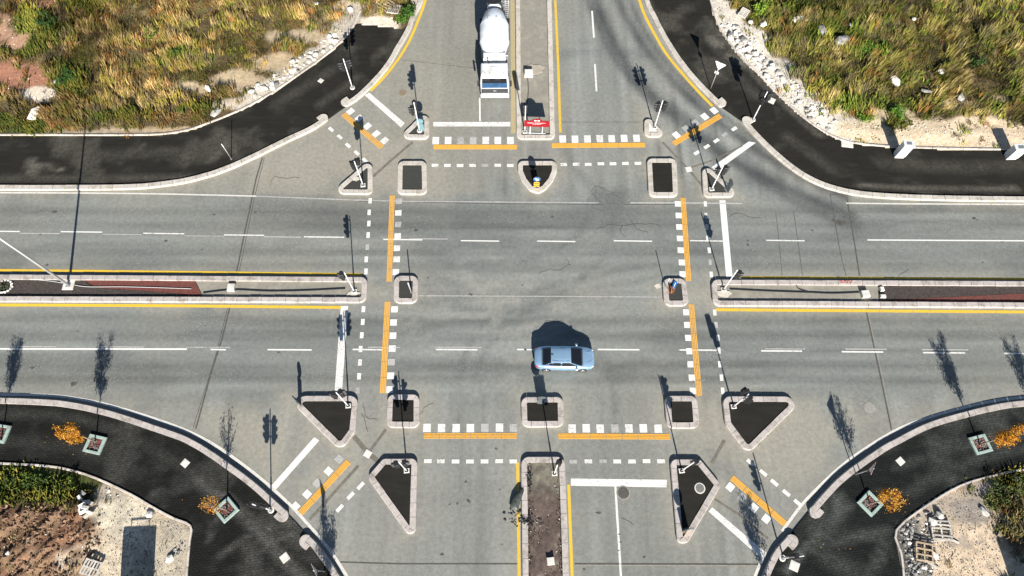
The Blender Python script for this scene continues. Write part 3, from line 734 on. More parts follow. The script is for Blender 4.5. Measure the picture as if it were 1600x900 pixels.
def cut_dust(po):
    bm = bmesh.new(); bm.from_mesh(po.data)
    xs_ = [v.co.x for v in bm.verts]; ys_ = [v.co.y for v in bm.verts]
    lo, hi = max(min(xs_), -50), min(max(xs_), 50); x = lo + .3
    while x < hi: bmesh.ops.bisect_plane(bm, geom=bm.verts[:] + bm.edges[:] + bm.faces[:], plane_co=(x, 0, 0), plane_no=(1, 0, 0)); x += .5
    y = max(min(ys_), -3) + .3
    while y < min(max(ys_), 54): bmesh.ops.bisect_plane(bm, geom=bm.verts[:] + bm.edges[:] + bm.faces[:], plane_co=(0, y, 0), plane_no=(0, 1, 0)); y += .5
    bmesh.ops.triangulate(bm, faces=[f for f in bm.faces if len(f.verts) > 4]); bm.to_mesh(po.data); bm.free(); me = po.data
    n = len(me.vertices); co = np.zeros(n * 3, np.float32); me.vertices.foreach_get('co', co); co = co.reshape(-1, 3); X_, Y_ = co[:, 0].astype(float), co[:, 1].astype(float)
    d = .30 * sstep(.54, .72, fbm(X_, Y_, 3.5, 3.5, 101, 5)) + .12 * sstep(.5, .7, fbm(X_, Y_, 1.2, 1.2, 102, 4))
    for pts, w, am in DUST: d = np.maximum(d, am * np.exp(-(dist_poly(X_, Y_, catmull(GL(pts), 3)) / (w + .12)) ** 2) * (.4 + .9 * fbm(X_, Y_, .8, .8, 103, 3)))
    at = me.color_attributes.new('dust', 'FLOAT_COLOR', 'POINT'); d = np.clip(d, 0, 1)[:, None]
    at.data.foreach_set('color', np.concatenate([d, d, d, np.ones_like(d)], 1).reshape(-1).astype(np.float32))
def pavement(name_lab, ka, kb, inner, mat, kmat, kh, extra_end=None, closers=(), flip=1):
    root = bpy.data.objects.new('pavement', None); COL.objects.link(root); tag(root, kind='structure'); root['label'] = name_lab
    pa, oa = off_path(ka, .12, flip); pb, ob = off_path(kb, .12, flip)
    inn = [(v.x, v.y) for v in catmull(GL(inner), 3)]
    poly = oa + ob + (inn if (Vector(inn[0]) - Vector(ob[-1])).length < (Vector(inn[-1]) - Vector(ob[-1])).length else inn[::-1])
    mb = MB(); mb.prism(poly, -.05, ZP); po = mb.build('paving', mat, root); cut_dust(po)
    kerb_stones(pa, .44, kh, root, kmat, 1.0, flip=flip); kerb_stones(pb, .44, kh, root, kmat, 1.0, flip=flip)
    # rounded end lumps of the dropped kerb
    for path, s in ((pa, pa.L), (pb, 0.)):
        p, n = path.at(s); n = n * flip; q = path.at(s - .3 if s else .3)[0]; d = (p - q).normalized()
        c = p + n * .42; pts = [p - d * .0, ]
        pts = [c + d * .0 + (-n * math.cos(a) + d * math.sin(a)) * .42 for a in [math.pi * k / 8 for k in range(9)]]
        pts += [c + n * .42 - d * .40, c + n * .05 - d * .40, c + n * .04 - d * .01]
        m2 = MB(); m2.prism([(v.x + d.x * .012, v.y + d.y * .012) for v in pts], -.03, kh + .004); m2.build('kerb_end', kmat, root)
    pe = Path(catmull(GL(inner), 3))
    kerb_stones(pe, .14, .16, root, M['edging'], 1.3, gap=.03, bev=.02, name='edging_stone', flip=1)
    return poly
P_NW = pavement('dark asphalt pavement curving round the top left corner', NW_A, NW_B, NW_IN, M['foot_n'], M['kerb_n'], .2, flip=-1)
P_NE = pavement('dark asphalt pavement curving round the top right corner', NE_A, NE_B, NE_IN, M['foot_n'], M['kerb_n'], .2, flip=1)
P_SW = pavement('dark paved footway curving round the bottom left corner', SW_A, SW_B, SW_IN, M['foot_sw'], M['kerb'], .26, flip=-1)
P_SE = pavement('dark paved footway curving round the bottom right corner', SE_A, SE_B, SE_IN, M['foot_se'], M['kerb'], .26, flip=1)

# ------------------------------------------------------------------ islands and medians
KW = .42
def island(pts, r, kmat, imat, h, label, cat='traffic island', name='traffic_island', group='kerbed islands of the junction', infill_z=None, pre=None):
    W_ = pre or rounded(GL(pts), r)
    cx = sum(p[0] for p in W_) / len(W_); cy = sum(p[1] for p in W_) / len(W_)
    t = thing(name, label, cat, (cx, cy, 0), 0, group)
    pa = Path(W_, True)
    kerb_stones(pa, KW, h, t, M[kmat], .95, off=(cx, cy, 0))
    inn = []
    for c in pa.c[:-1]:
        p, n = pa.at(c); inn.append((p.x + n.x * (KW - .06) - cx, p.y + n.y * (KW - .06) - cy))
    inn2 = [inn[0]]
    for q in inn[1:]:
        if math.hypot(q[0] - inn2[-1][0], q[1] - inn2[-1][1]) > .06: inn2.append(q)
    if imat: MB().prism(inn2, -.01, infill_z if infill_z is not None else h - .05).build('paved_infill', M[imat], t)
    return t, (cx, cy), inn2
for a in ISLANDS: island(*a)
Dw = [(v.x, v.y) for v in GL(D_ISLAND)][::-1]
island(None, 0, 'kerb_n', 'infill', .2, 'D shaped kerbed nose island with a blue arrow beacon below the top median', pre=rounded(Dw, .45, 4))
def bed(t, c, name, pts, mat, z):
    MB().prism([(v.x - c[0], v.y - c[1]) for v in GL(pts)], -.01, z).build(name, M[mat], t)
tn, cn, _ = island(MEDIANS['n'], .5, 'kerb_n', None, .2, 'long kerbed median filled with pale sand between the top carriageways', 'median strip', 'median_strip', 'median strips')
bed(tn, cn, 'sand_bed', [(811, -60), (856, -60), (862.5, 212), (811.5, 212)], 'sand_bed', .07)
tw, cw, _ = island(MEDIANS['w'], .55, 'kerb', None, .22, 'long kerbed median of dark and red soil left of the junction', 'median strip', 'median_strip', 'median strips')
bed(tw, cw, 'dark_soil_bed', [(-140, 434), (127, 438), (150, 450), (315, 462), (312, 468), (-140, 466)], 'soil', .06)
bed(tw, cw, 'red_soil_bed', [(128, 436), (304, 438), (316, 461.5), (151, 449.5)], 'soil_red', .065)
bed(tw, cw, 'sand_bed', [(305.5, 438), (566, 439), (564, 468), (313, 467), (316.8, 461.5)], 'sand_bed', .06)
te, ce, _ = island(MEDIANS['e'], .55, 'kerb', None, .22, 'long kerbed median of sand and dark soil right of the junction', 'median strip', 'median_strip', 'median strips')
bed(te, ce, 'sand_bed', [(1118, 443), (1372, 444), (1372, 474), (1120, 473)], 'sand_bed', .06)
bed(te, ce, 'dark_soil_bed', [(1372.6, 444), (1740, 446), (1740, 452), (1400, 468), (1372.6, 474)], 'soil', .065)
bed(te, ce, 'red_soil_bed', [(1401, 468.4), (1740, 452.5), (1740, 476), (1372.6, 475)], 'soil_red', .06)
ts, cs_, _ = island(MEDIANS['s'], .55, 'kerb', None, .24, 'wide kerbed median of rough brown soil between the bottom carriageways', 'median strip', 'median_strip', 'median strips')
Xb, Yb, Qb = grid(0, 1, 0, 1, .02)
c0, c1, c2, c3 = [G(*q) for q in ((820, 719), (877, 719), (886, 985), (822, 985))]
Px = (c3.x * (1 - Xb) + c2.x * Xb) * (1 - Yb) + (c0.x * (1 - Xb) + c1.x * Xb) * Yb
Py = (c3.y * (1 - Xb) + c2.y * Xb) * (1 - Yb) + (c0.y * (1 - Xb) + c1.y * Xb) * Yb
Pz = .02 + .30 * fbm(Px, Py, .6, .6, 51, 5) * np.clip(4 * np.minimum(Xb, 1 - Xb), 0, 1)
tmix = sstep(.72, .92, Yb + .2 * (fbm(Px, Py, 1.2, 1.2, 52) - .5))
pc = np.zeros(Px.shape + (3,)) + A((.135, .103, .088)); pc = lerp3(pc, (.20, .185, .145), tmix); pc = lerp3(pc, (.24, .21, .165), .8 * sstep(.62, .75, fbm(Px, Py, .5, .5, 53)))
o = grid_obj('soil_bed', Px - cs_[0], Py - cs_[1], Pz, Qb, M['field'], 'soil', pc, ts)

# ------------------------------------------------------------------ fields at the four corners
def edge_world(px): return [(v.x, v.y) for v in catmull(GL(px), 3)]
F_NW = edge_world(NW_IN) + [(v.x, v.y) for v in GL([(560, 38), (628, 46), (636, 40), (645, 22), (656, 3), (668, -40)])] + [(G(668, -40).x, Y1 + 6), (X0 - 6, Y1 + 6), (X0 - 6, G(-120, 215).y)]
F_NE = edge_world(NE_IN) + [(X1 + 6, G(1720, 237).y), (X1 + 6, Y1 + 6), (G(1098, -40).x - 1.5, Y1 + 6)]
F_SW = edge_world(SW_IN) + [(G(288, 985).x, Y0 - 6), (X0 - 6, Y0 - 6), (X0 - 6, G(-120, 720).y)]
F_SE = edge_world(SE_IN) + [(G(1414, 985).x, Y0 - 6), (X1 + 6, Y0 - 6), (X1 + 6, G(1720, 725).y)]
FIELDS = {'nw': F_NW, 'ne': F_NE, 'sw': F_SW, 'se': F_SE}
def blob(X, Y, px, py, rx, ry, seed=60, wob=.6):
    """soft patch centred at a photo pixel, radii in metres, with a ragged outline"""
    c = G(px, py)
    d = np.hypot((X - c.x) / rx, (Y - c.y) / ry) + wob * (fbm(X, Y, 1.6, 1.6, seed, 4) - .5) * 2
    return sstep(1.15, .75, d)
SOIL, SAND, PINK = (.115, .085, .045), (.50, .39, .25), (.40, .195, .125)
BARE = {
    'nw': [(15, 60, 3.2, 2.3, (.48, .29, .19)), (30, 122, 3.4, 1.9, PINK), (5, 118, 3, 1.6, PINK), (60, 150, 1.7, .9, (.72, .62, .50)), (70, 10, 1.6, .9, PINK), (370, 128, 2.6, 1.2, SAND), (300, 140, 1.5, .6, SAND), (430, 100, 2.6, 1.3, SAND), (380, 165, 3, .7, (.5, .42, .32)),
           (470, 60, 2.4, 1.1, (.48, .38, .25)), (545, 12, 1.6, 1., SAND), (585, 35, 2, .8, (.68, .60, .49)), (612, 40, 1., .7, (.66, .58, .48)), (655, 14, .7, 1.6, (.55, .49, .41)), (250, 205, 6, .35, (.40, .31, .2)), (520, 75, 1.5, 1, (.5, .42, .32)), (150, 208, 6, .3, (.33, .28, .2))],
    'ne': [(1165, 62, 1.8, 1.5, (.66, .60, .52)), (1200, 105, 1.8, 1.3, (.64, .57, .48)), (1230, 140, 2.2, 1.1, (.62, .54, .44)), (1275, 175, 2.6, 1.2, SAND), (1330, 205, 3, 1.1, (.64, .52, .38)), (1390, 205, 3, 1.2, (.66, .54, .39)), (1450, 208, 4, 1.4, (.68, .55, .40)), (1520, 205, 4, 1.5, (.68, .54, .38)), (1580, 212, 3, 1.3, (.64, .5, .35)),
           (1500, 165, 2, .6, SAND), (1395, 180, 2, .8, SAND), (1150, 30, 1, 1.2, (.5, .43, .33)), (1220, 160, 2, .6, SAND), (1560, 160, 1.6, .7, SAND)],
    'sw': [(215, 850, 4.2, 5, (.68, .57, .42)), (250, 790, 2.6, 1.6, (.60, .50, .36)), (190, 800, 2.2, 2., (.74, .65, .5)), (275, 870, 1.4, 3, (.54, .47, .36)), (170, 770, 1.2, .8, (.5, .43, .33))],
    'se': [(1500, 850, 4.4, 5, (.66, .53, .39)), (1480, 800, 2.6, 1.6, (.48, .40, .31)), (1520, 880, 3, 3, (.70, .55, .39)), (1535, 765, 1.2, .6, (.58, .48, .4)), (1425, 860, 1.1, 3, (.2, .185, .165)), (1520, 800, 1.6, .9, (.36, .31, .26))],
}
STRIPS = {'nw': [([(385, 165), (430, 138), (470, 110), (505, 82), (532, 56), (552, 22)], 1.1, (.52, .47, .39), .9)], 'ne': [([(1118, 20), (1140, 52), (1165, 82), (1190, 108), (1215, 135), (1245, 162), (1285, 192), (1330, 212)], 1.9, (.66, .60, .51), 1.), ([(1330, 212), (1400, 214), (1480, 214), (1600, 216)], 1.7, (.66, .53, .37), 1.)], 'sw': [], 'se': [([(1408, 830), (1410, 860), (1414, 930)], .9, (.12, .115, .105), .9)]}
GREEN_P = {'nw': [(45, 35, 1.6, 1.8), (75, 55, 1.5, 2), (110, 120, 1.6, 2.2), (115, 135, 1.2, .8), (25, 200, 3, .7), (280, 90, 1.2, .9), (190, 185, 3, .5), (640, 22, 1., 1.4), (310, 170, 1, .7), (30, 85, 2, .5), (130, 10, 1.6, .8)],
           'ne': [(1185, 25, 1., .8), (1300, 60, 2.6, 1.2), (1360, 85, 2, .8), (1385, 165, 2, .8), (1330, 165, 2.5, .8), (1400, 195, 1.2, .4), (1260, 15, 3, .8), (1290, 130, 1.4, .8)],
           'sw': [(50, 755, 5, 1.6), (20, 745, 4, 1), (110, 765, 2, 1)], 'se': [(1600, 750, 2.2, 1.0)]}
DRYDIR = {'nw': R(75), 'ne': R(52), 'sw': R(60), 'se': R(70)}
def field_height(k, X, Y, d):
    up = .26 * fbm(X, Y, 4, 4, 70, 4) + .16 * fbm(X, Y, .9, .9, 71, 4) - .06
    if k == 'sw':
        br = sstep(-23.5, -27.5, X + .25 * (Y - 5)) if False else sstep(G(160, 850).x + .6, G(150, 850).x - 1.2, X) * sstep(G(100, 775).y + .8, G(100, 800).y, Y)
        ridge = (np.abs(fbm(X * .75 - Y * .66, X * .66 + Y * .75, .7, 3.2, 72, 5) - .5) * 2.2 + .5 * fbm(X, Y, .6, .6, 75, 4)) * .8
        up = up * .6 + br * ridge * (.4 + fbm(X, Y, 2, 2, 73)) * .75 + br * .22 * fbm(X, Y, .45, .45, 76, 3)
    if k == 'se': up = up * .55
    if k == 'sw': up *= 1.0
    z = .075 + up * sstep(.1, 1.6, d)
    return np.where(d < -.12, np.maximum(.075 - (-.12 - d) * 2.2, -.45), z)
def field_cover(k, X, Y):
    bare = np.zeros(X.shape)
    for px, py, rx, ry, c in BARE[k]: bare = np.maximum(bare, blob(X, Y, px, py, rx, ry, 61))
    for pts, w, c_, am in STRIPS[k]: bare = np.maximum(bare, am * sstep(1.15, .7, dist_poly(X, Y, GL(pts)) / w + .9 * (fbm(X, Y, 1.1, 1.1, 64, 4) - .5)))
    green = np.zeros(X.shape)
    for px, py, rx, ry in GREEN_P[k]: green = np.maximum(green, blob(X, Y, px, py, rx, ry, 62))
    if k == 'sw': bare = np.maximum(bare, sstep(G(100, 782).y, G(100, 797).y, Y + .5 * (fbm(X, Y, 1.2, 1.2, 63) - .5)))
    return bare, green
for k, poly in FIELDS.items():
    xs_ = [p[0] for p in poly]; ys_ = [p[1] for p in poly]
    X, Y, Q = grid(max(X0, min(xs_) - 1), min(X1, max(xs_) + 1), max(Y0, min(ys_) - 1), min(Y1, max(ys_) + 1), .22)
    d = sdist(X, Y, poly); Z = field_height(k, X, Y, d)
    keep = (d > -.9).reshape(-1); Qk = Q[keep[Q].any(1)]
    c = np.zeros(X.shape + (3,)) + A(SOIL)
    if k == 'ne': c = c * .8
    n1 = fbm(X, Y, 3, 3, 80, 5); n2 = fbm(X, Y, 1.1, 1.1, 81, 4)
    c = lerp3(c, (.22, .16, .085), sstep(.5, .7, n1)); c = lerp3(c, (.05, .04, .02), .7 * sstep(.55, .72, n2))
    c = lerp3(c, (.19, .20, .06), .5 * sstep(.55, .7, fbm(X, Y, 2.4, 2.4, 82, 4)))
    if k == 'sw':
        br = sstep(G(100, 782).y, G(100, 797).y, Y + .5 * (n2 - .5))
        c = lerp3(c, (.30, .19, .115), br); c = lerp3(c, (.11, .062, .036), .95 * br * sstep(.45, .62, fbm(X * .75 - Y * .66, X * .66 + Y * .75, .5, 2.2, 83, 5))); c = lerp3(c, (.30, .15, .09), .6 * br * sstep(.52, .66, fbm(X, Y, 2.0, 2.0, 86, 4)))
        c = lerp3(c, (.45, .33, .22), br * .7 * sstep(.58, .72, fbm(X, Y, 1.4, 1.4, 84, 4)))
    for px, py, rx, ry, cc_ in BARE[k]: c = lerp3(c, cc_, blob(X, Y, px, py, rx, ry, 61))
    for pts, w, c_, am in STRIPS[k]: c = lerp3(c, c_, am * sstep(1.15, .7, dist_poly(X, Y, GL(pts)) / w + .9 * (fbm(X, Y, 1.1, 1.1, 64, 4) - .5)))
    for px, py, rx, ry in GREEN_P[k]: c = lerp3(c, (.06, .085, .025), .7 * blob(X, Y, px, py, rx, ry, 62))
    if k == 'se': c = lerp3(c, (.30, .27, .235), .6 * sstep(.5, .62, fbm(X, Y, 1.3, 1.3, 85, 4)) * (X < G(1540, 800).x))
    if k == 'sw': c = lerp3(c, (.44, .385, .30), .6 * sstep(.5, .62, fbm(X, Y, 1.0, 1.0, 85, 4)) * (X > G(165, 800).x))
    o = grid_obj('field', X, Y, Z, Qk, M['field'], 'soil', c); tag(o, kind='structure')

# ------------------------------------------------------------------ wild grass: blades in tufts, one mass per field
def blades(k, poly, n_tufts, per, lo, hi):
    xs_ = [p[0] for p in poly]; ys_ = [p[1] for p in poly]
    a0, a1, b0, b1 = max(X0 + 6, min(xs_)), min(X1 - 6, max(xs_)), max(-4, min(ys_)), min(Y1 - 6, max(ys_))
    tx, ty = rng.uniform(a0, a1, n_tufts), rng.uniform(b0, b1, n_tufts)
    d = sdist(tx, ty, poly); bare, green = field_cover(k, tx, ty)
    dens = (.35 + .9 * sstep(.35, .6, fbm(tx, ty, 2.6, 2.6, 90, 4))) * (1 - .96 * bare) + .5 * green
    ok = (d > .12) & (rng.random(n_tufts) < dens) & (rng.random(n_tufts) < .3 + .7 * sstep(.1, .9, d))
    tx, ty, d, green, bare = tx[ok], ty[ok], d[ok], green[ok], bare[ok]; nt = len(tx)
    gsel = rng.random(nt) < np.clip(.95 * green + .38 * sstep(.5, .62, fbm(tx, ty, 2.2, 2.2, 91, 4)) * sstep(.4, .6, fbm(tx, ty, .7, .7, 92, 3)) + (.16 if k == 'ne' else .06), 0, 1)
    hue = fbm(tx, ty, 1.5, 1.5, 93, 4) + rng.normal(0, .12, nt); tone = .55 + .75 * fbm(tx, ty, .8, .8, 94, 3) + rng.normal(0, .16, nt)
    cl_ = fbm(tx, ty, 1.5, 1.5, 98, 4); big_ = fbm(tx, ty, 5.5, 4, 96, 4)
    tone = tone * (.45 + .75 * sstep(.36, .6, cl_)) * (.50 + .52 * sstep(.36, .58, big_))
    straw, olive, rust, dk = A((.41, .325, .145)), A((.20, .195, .045)), A((.27, .14, .045)), A((.10, .08, .03))
    col = np.where((hue < .40)[:, None], dk * 1.0 + rng.random((nt, 1)) * .07, np.where((hue < .54)[:, None], olive, np.where((hue < .62)[:, None], straw * .8, np.where((hue < .68)[:, None], rust, straw))))
    if k == 'ne': col = np.where(((hue > .44) & (hue < .60))[:, None], A((.24, .215, .06)), col)
    gcol = A((.065, .11, .018)) + rng.random((nt, 1)) * A((.10, .085, .012)); gcol = np.where((rng.random(nt) < (.42 if k in ('sw', 'se') else .22))[:, None], A((.22, .21, .04)), gcol)
    if k in ('sw', 'se'): gcol = gcol * A((1.05, .95, .9))
    col = np.where(gsel[:, None], gcol, col) * np.clip(tone, .28, 1.35)[:, None]
    col = col * (A((1.0, .86, .74)) if k == 'nw' else A((.96, .92, .78)) if k == 'ne' else 1.0)
    ln = rng.uniform(lo, hi, nt) * np.where(gsel, .8, 1) * (.55 + .45 * sstep(0, 1.2, d)) * (1 - .45 * bare) * (.35 + 1.25 * sstep(.36, .64, cl_))
    flow = DRYDIR[k] + (fbm(tx, ty, 5, 5, 95, 3) - .5) * 3.2 + (fbm(tx, ty, 1.2, 1.2, 99, 3) - .5) * 2.5
    spread = np.where(gsel, .26, .17)
    N = nt * per
    r = lambda v: np.repeat(v, per, axis=0)
    bx = r(tx) + rng.normal(0, 1, N) * r(spread); by = r(ty) + rng.normal(0, 1, N) * r(spread)
    bd = sdist(bx, by, poly) if N < 1 else np.repeat(d, per)
    bz = field_height(k, bx, by, np.maximum(np.repeat(d, per), .1)) - .03
    L = r(ln) * rng.uniform(.55, 1.2, N); th = r(flow) + rng.normal(0, .55, N); lean = rng.uniform(.25, 1.1, N)
    dx, dy = np.cos(th), np.sin(th); wd = rng.uniform(.017, .036, N) * np.where(r(gsel), 1.9, 1)
    px_, py_ = -dy * wd, dx * wd
    h1, o1 = L * .6 * np.cos(lean * .6), L * .6 * np.sin(lean * .6)
    h2, o2 = h1 + L * .4 * np.cos(lean * 1.35), o1 + L * .4 * np.sin(lean * 1.35)
    V = np.stack([np.stack([bx - px_, by - py_, bz], 1), np.stack([bx + px_, by + py_, bz], 1),
                  np.stack([bx + dx * o1 + px_ * .8, by + dy * o1 + py_ * .8, bz + h1], 1), np.stack([bx + dx * o1 - px_ * .8, by + dy * o1 - py_ * .8, bz + h1], 1),
                  np.stack([bx + dx * o2, by + dy * o2, bz + h2], 1)], 1).reshape(-1, 3)
    base = (np.arange(N) * 5)[:, None]
    li = np.concatenate([base + A([0, 1, 2, 3]), base + A([3, 2, 4])], 1).reshape(-1)
    me = bpy.data.meshes.new('wild_grass')
    me.vertices.add(len(V)); me.vertices.foreach_set('co', V.reshape(-1).astype(np.float32))
    me.loops.add(len(li)); me.loops.foreach_set('vertex_index', li.astype(np.int32))
    me.polygons.add(N * 2)
    ls = np.stack([np.arange(N) * 7, np.arange(N) * 7 + 4], 1).reshape(-1); lt = np.tile([4, 3], N)
    me.polygons.foreach_set('loop_start', ls.astype(np.int32)); me.polygons.foreach_set('loop_total', lt.astype(np.int32))
    me.update(calc_edges=True)
    cb = r(col) * rng.uniform(.75, 1.25, (N, 1))
    cv = np.repeat(cb, 5, axis=0)
    at = me.color_attributes.new('tint', 'FLOAT_COLOR', 'POINT')
    at.data.foreach_set('color', np.concatenate([np.clip(cv, 0, 1), np.ones((len(cv), 1))], 1).reshape(-1).astype(np.float32))
    o = link('wild_grass', me, M['blade']); tag(o, kind='stuff'); return N
nb = blades('nw', F_NW, 19000, 16, .28, .68) + blades('ne', F_NE, 18500, 16, .34, .85) + blades('sw', F_SW, 5200, 14, .22, .5) + blades('se', F_SE, 4200, 13, .22, .5)
print('blades', nb)

# ------------------------------------------------------------------ rocks
def rock_mesh(seed, flat=.6):
    r = random.Random(seed); bm = bmesh.new(); bmesh.ops.create_icosphere(bm, subdivisions=1, radius=.5)
    for v in bm.verts:
        v.co *= r.uniform(.7, 1.15); v.co.z *= flat
        v.co.x = max(-.42, min(.42, v.co.x)); v.co.y = max(-.4, min(.4, v.co.y))
    me = bpy.data.meshes.new('rock'); bm.to_mesh(me); bm.free(); return me
ROCKS = [rock_mesh(i) for i in range(8)]
for me in ROCKS: me.materials.append(M['rock'])
ROCKS_G = [rock_mesh(20 + i, .7) for i in range(6)]
for me in ROCKS_G: me.materials.append(M['rock_grey'])
def fz(k, x, y):
    a_, b_ = np.array([x]), np.array([y]); return float(field_height(k, a_, b_, sdist(a_, b_, FIELDS[k]))[0])
def rock(name, px, py, s, k, label, cat, group=None, grey=False, stretch=1.):
    c = G(px, py); z = fz(k, c.x, c.y)
    o = bpy.data.objects.new(name, random.choice(ROCKS_G if grey else ROCKS)); COL.objects.link(o)
    o.location = (c.x, c.y, z + s * (.12 if name != 'boulder' else .2) + (.14 if name == 'boulder' and k == 'ne' else 0)); o.scale = (s * stretch, s, s * random.uniform(.7, 1.1)); o.rotation_euler = (random.uniform(-.3, .3), random.uniform(-.3, .3), random.uniform(0, 6.28))
    return tag(o, label, cat, group)
random.seed(11)
def heap(path, n, spread, smin, smax, k, label, group, grey=0.):
    pts = [Vector(p + (0,)) for p in path]
    pa = Path(pts)
    for i in range(n):
        p, nn = pa.at(random.random() * pa.L); q = p + nn * random.uniform(-spread, spread)
        c = G(q.x, q.y); 
        if sdist(np.array([c.x]), np.array([c.y]), FIELDS[k])[0] < .3: continue
        rock('rubble_stone', q.x, q.y, smin + (smax - smin) * random.random() ** 2, k, label, 'stone', group, random.random() < grey)
heap([(395, 152), (430, 130), (465, 106), (500, 82), (528, 62)], 78, 10, .22, .70, 'nw', 'white rubble stone heaped along the inner edge of the top left pavement', 'rubble along the top left pavement', .15)
heap([(1132, 45), (1150, 68), (1172, 90), (1196, 112), (1214, 134)], 105, 15, .2, .8, 'ne', 'white rubble stone heaped along the upper inner edge of the top right pavement', 'rubble along the top right pavement', .12)
heap([(1205, 125), (1240, 155), (1275, 183), (1300, 200)], 52, 10, .15, .5, 'ne', 'pale rubble stone scattered where the top right pavement bends', 'rubble at the bend of the top right pavement', .25)
heap([(1420, 815), (1412, 850), (1424, 880), (1440, 895)], 56, 9, .12, .42, 'se', 'grey rubble stone in the strip beside the bottom right pavement edge', 'rubble beside the bottom right pavement', .75)
heap([(1410, 835), (1432, 812), (1450, 798)], 26, 9, .1, .34, 'se', 'dark broken stone at the corner of the bottom right plot', 'dark rubble at the bottom right plot corner', .95)
heap([(160, 760), (190, 775)], 16, 6, .14, .34, 'sw', 'grey rubble stone at the pavement edge below the bottom left grass', 'rubble at the bottom left pavement edge', .6)
heap([(275, 862), (290, 850)], 8, 6, .15, .4, 'sw', 'brown grey rubble stone near the bottom left pavement corner', 'rubble near the bottom left pavement corner', .5)
for px, py, s, k, lab, stx in (
    (60, 183, 1.0, 'nw', 'broad pale boulder in the grass above the left pavement', 1.7), (88, 131, .5, 'nw', 'white boulder beside the pink bare soil at far left', 1), (100, 178, .4, 'nw', 'small white boulder right of the broad pale boulder', 1),
    (452, 5, .55, 'nw', 'round white boulder near the top edge left of the pallets', 1), (495, 9, .6, 'nw', 'upright white boulder right of the round one near the top edge', 1), (163, 32, .5, 'nw', 'lone pale boulder in dry grass at upper left', 1),
    (340, 178, .7, 'nw', 'long white slab at the bend of the top left pavement edge', 2), (327, 142, .5, 'nw', 'long pale slab lying in bare earth above the left pavement', 2.4), (548, 18, .6, 'nw', 'white boulder at the tip of the top left edging', 1),
    (1240, 38, .7, 'ne', 'left boulder of the pale pair in grass at upper right', 1), (1250, 36, .9, 'ne', 'longer boulder of the pale pair in grass at upper right', 1.6), (1280, 53, 1.1, 'ne', 'big dark cracked boulder in the upper right grass', 1.4), (1313, 70, 1.1, 'ne', 'big pale slab boulder below the dark cracked boulder', 1.9),
    (1325, 46, .5, 'ne', 'small white boulder above the pale slab boulder', 1), (1424, 35, .5, 'ne', 'lone white boulder far up in the right grass', 1), (1369, 112, .6, 'ne', 'thin white slab in the right grass', 2), (1395, 132, .9, 'ne', 'large white angular boulder in the middle of the right grass', 1.5), (1466, 118, .8, 'ne', 'square white boulder in the right grass', 1),
    (1444, 147, .5, 'ne', 'long white slab under the square white boulder', 2.4), (1498, 158, .8, 'ne', 'bright white boulder above the sandy strip', 1.3), (1190, 45, .7, 'ne', 'rounded pale boulder on top of the white rubble', 1.2), (1170, 40, .6, 'ne', 'pale boulder below the old pallet', 1),
    (236, 804, .7, 'sw', 'round pale boulder on the bottom left sandy plot', 1), (268, 873, .6, 'sw', 'white stone with shadow beside the bottom left plot edge', 1.4), (22, 865, .35, 'sw', 'white stone on the brown ploughed soil', 1),
    (1466, 805, .7, 'se', 'white block shaped stone above the grey pallet', 1), (1455, 815, .75, 'se', 'second white block left of the grey pallet top', 1), (1457, 868, .5, 'se', 'white stone right of the brown pallet', 1.4), (1535, 800, .6, 'se', 'pale stone by the grass edge in the bottom right plot', 1.5)):
    rock('boulder', px, py, s, k, lab, 'boulder', None, 'dark' in lab, stx)
def cut_block(px, py, rz, tilt, z):
    mb = MB(); mb.box((0, 0, .1), (.46, .22, .16), 0, 0, None, .02); o = mb.build('cut_stone_block', M['rock']); c = G(px, py)
    o.location = (c.x, c.y, fz('sw', c.x, c.y) + z); o.rotation_euler = (tilt, tilt * .6, rz); return tag(o, 'pale cut kerb block in the pile below the bottom left grass', 'stone block', 'pile of cut kerb blocks')
for px, py, rz, ti, z in ((134, 772, 2.6, .2, 0), (131, 779, 2.2, -.2, 0), (141, 785, .1, .15, .05), (136, 790, .6, .3, .1), (146, 787, 2.9, .1, 0), (143, 795, 3., .2, .12), (138, 801, .5, .25, 0), (147, 801, 2.8, -.2, 0), (142, 806, .9, .2, .02), (135, 796, .5, .1, 0)): cut_block(px, py, rz, ti, z)
# gravel: tiny stones, one mass per plot
def gravel(k, pts, n, smin, smax, grey=False, mat=None, name='gravel'):
    poly = [(v.x, v.y) for v in GL(pts)]; x0, x1 = min(p[0] for p in poly), max(p[0] for p in poly); y0, y1 = min(p[1] for p in poly), max(p[1] for p in poly)
    x, y = rng.uniform(x0, x1, n), rng.uniform(y0, y1, n)
    ok = inside(x, y, poly) & (sdist(x, y, FIELDS[k]) > .2) & (rng.random(n) < .25 + 1.1 * sstep(.4, .62, fbm(x, y, 1.1, 1.1, 97, 3))); x, y = x[ok], y[ok]
    z = field_height(k, x, y, sdist(x, y, FIELDS[k])); mb = MB()
    for a_, b_, c_ in zip(x, y, z):
        s = smin + (smax - smin) * random.random() ** 3; th = random.uniform(0, 6.28)
        q = [(a_ + math.cos(th + i * 1.571) * s * random.uniform(.4, .8), b_ + math.sin(th + i * 1.571) * s * random.uniform(.4, .8), c_ - .01) for i in range(4)]
        mb.add(q + [(a_ + random.uniform(-.2, .2) * s, b_ + random.uniform(-.2, .2) * s, c_ + s * random.uniform(.3, .6))], [(0, 1, 4), (1, 2, 4), (2, 3, 4), (3, 0, 4)])
    tag(mb.build(name, M[mat or ('rock_grey' if grey else 'rock')]), kind='stuff')
gravel('ne', [(1120, 30), (1300, 190), (1600, 200), (1600, 236), (1320, 222), (1200, 140), (1130, 60)], 5200, .05, .22)
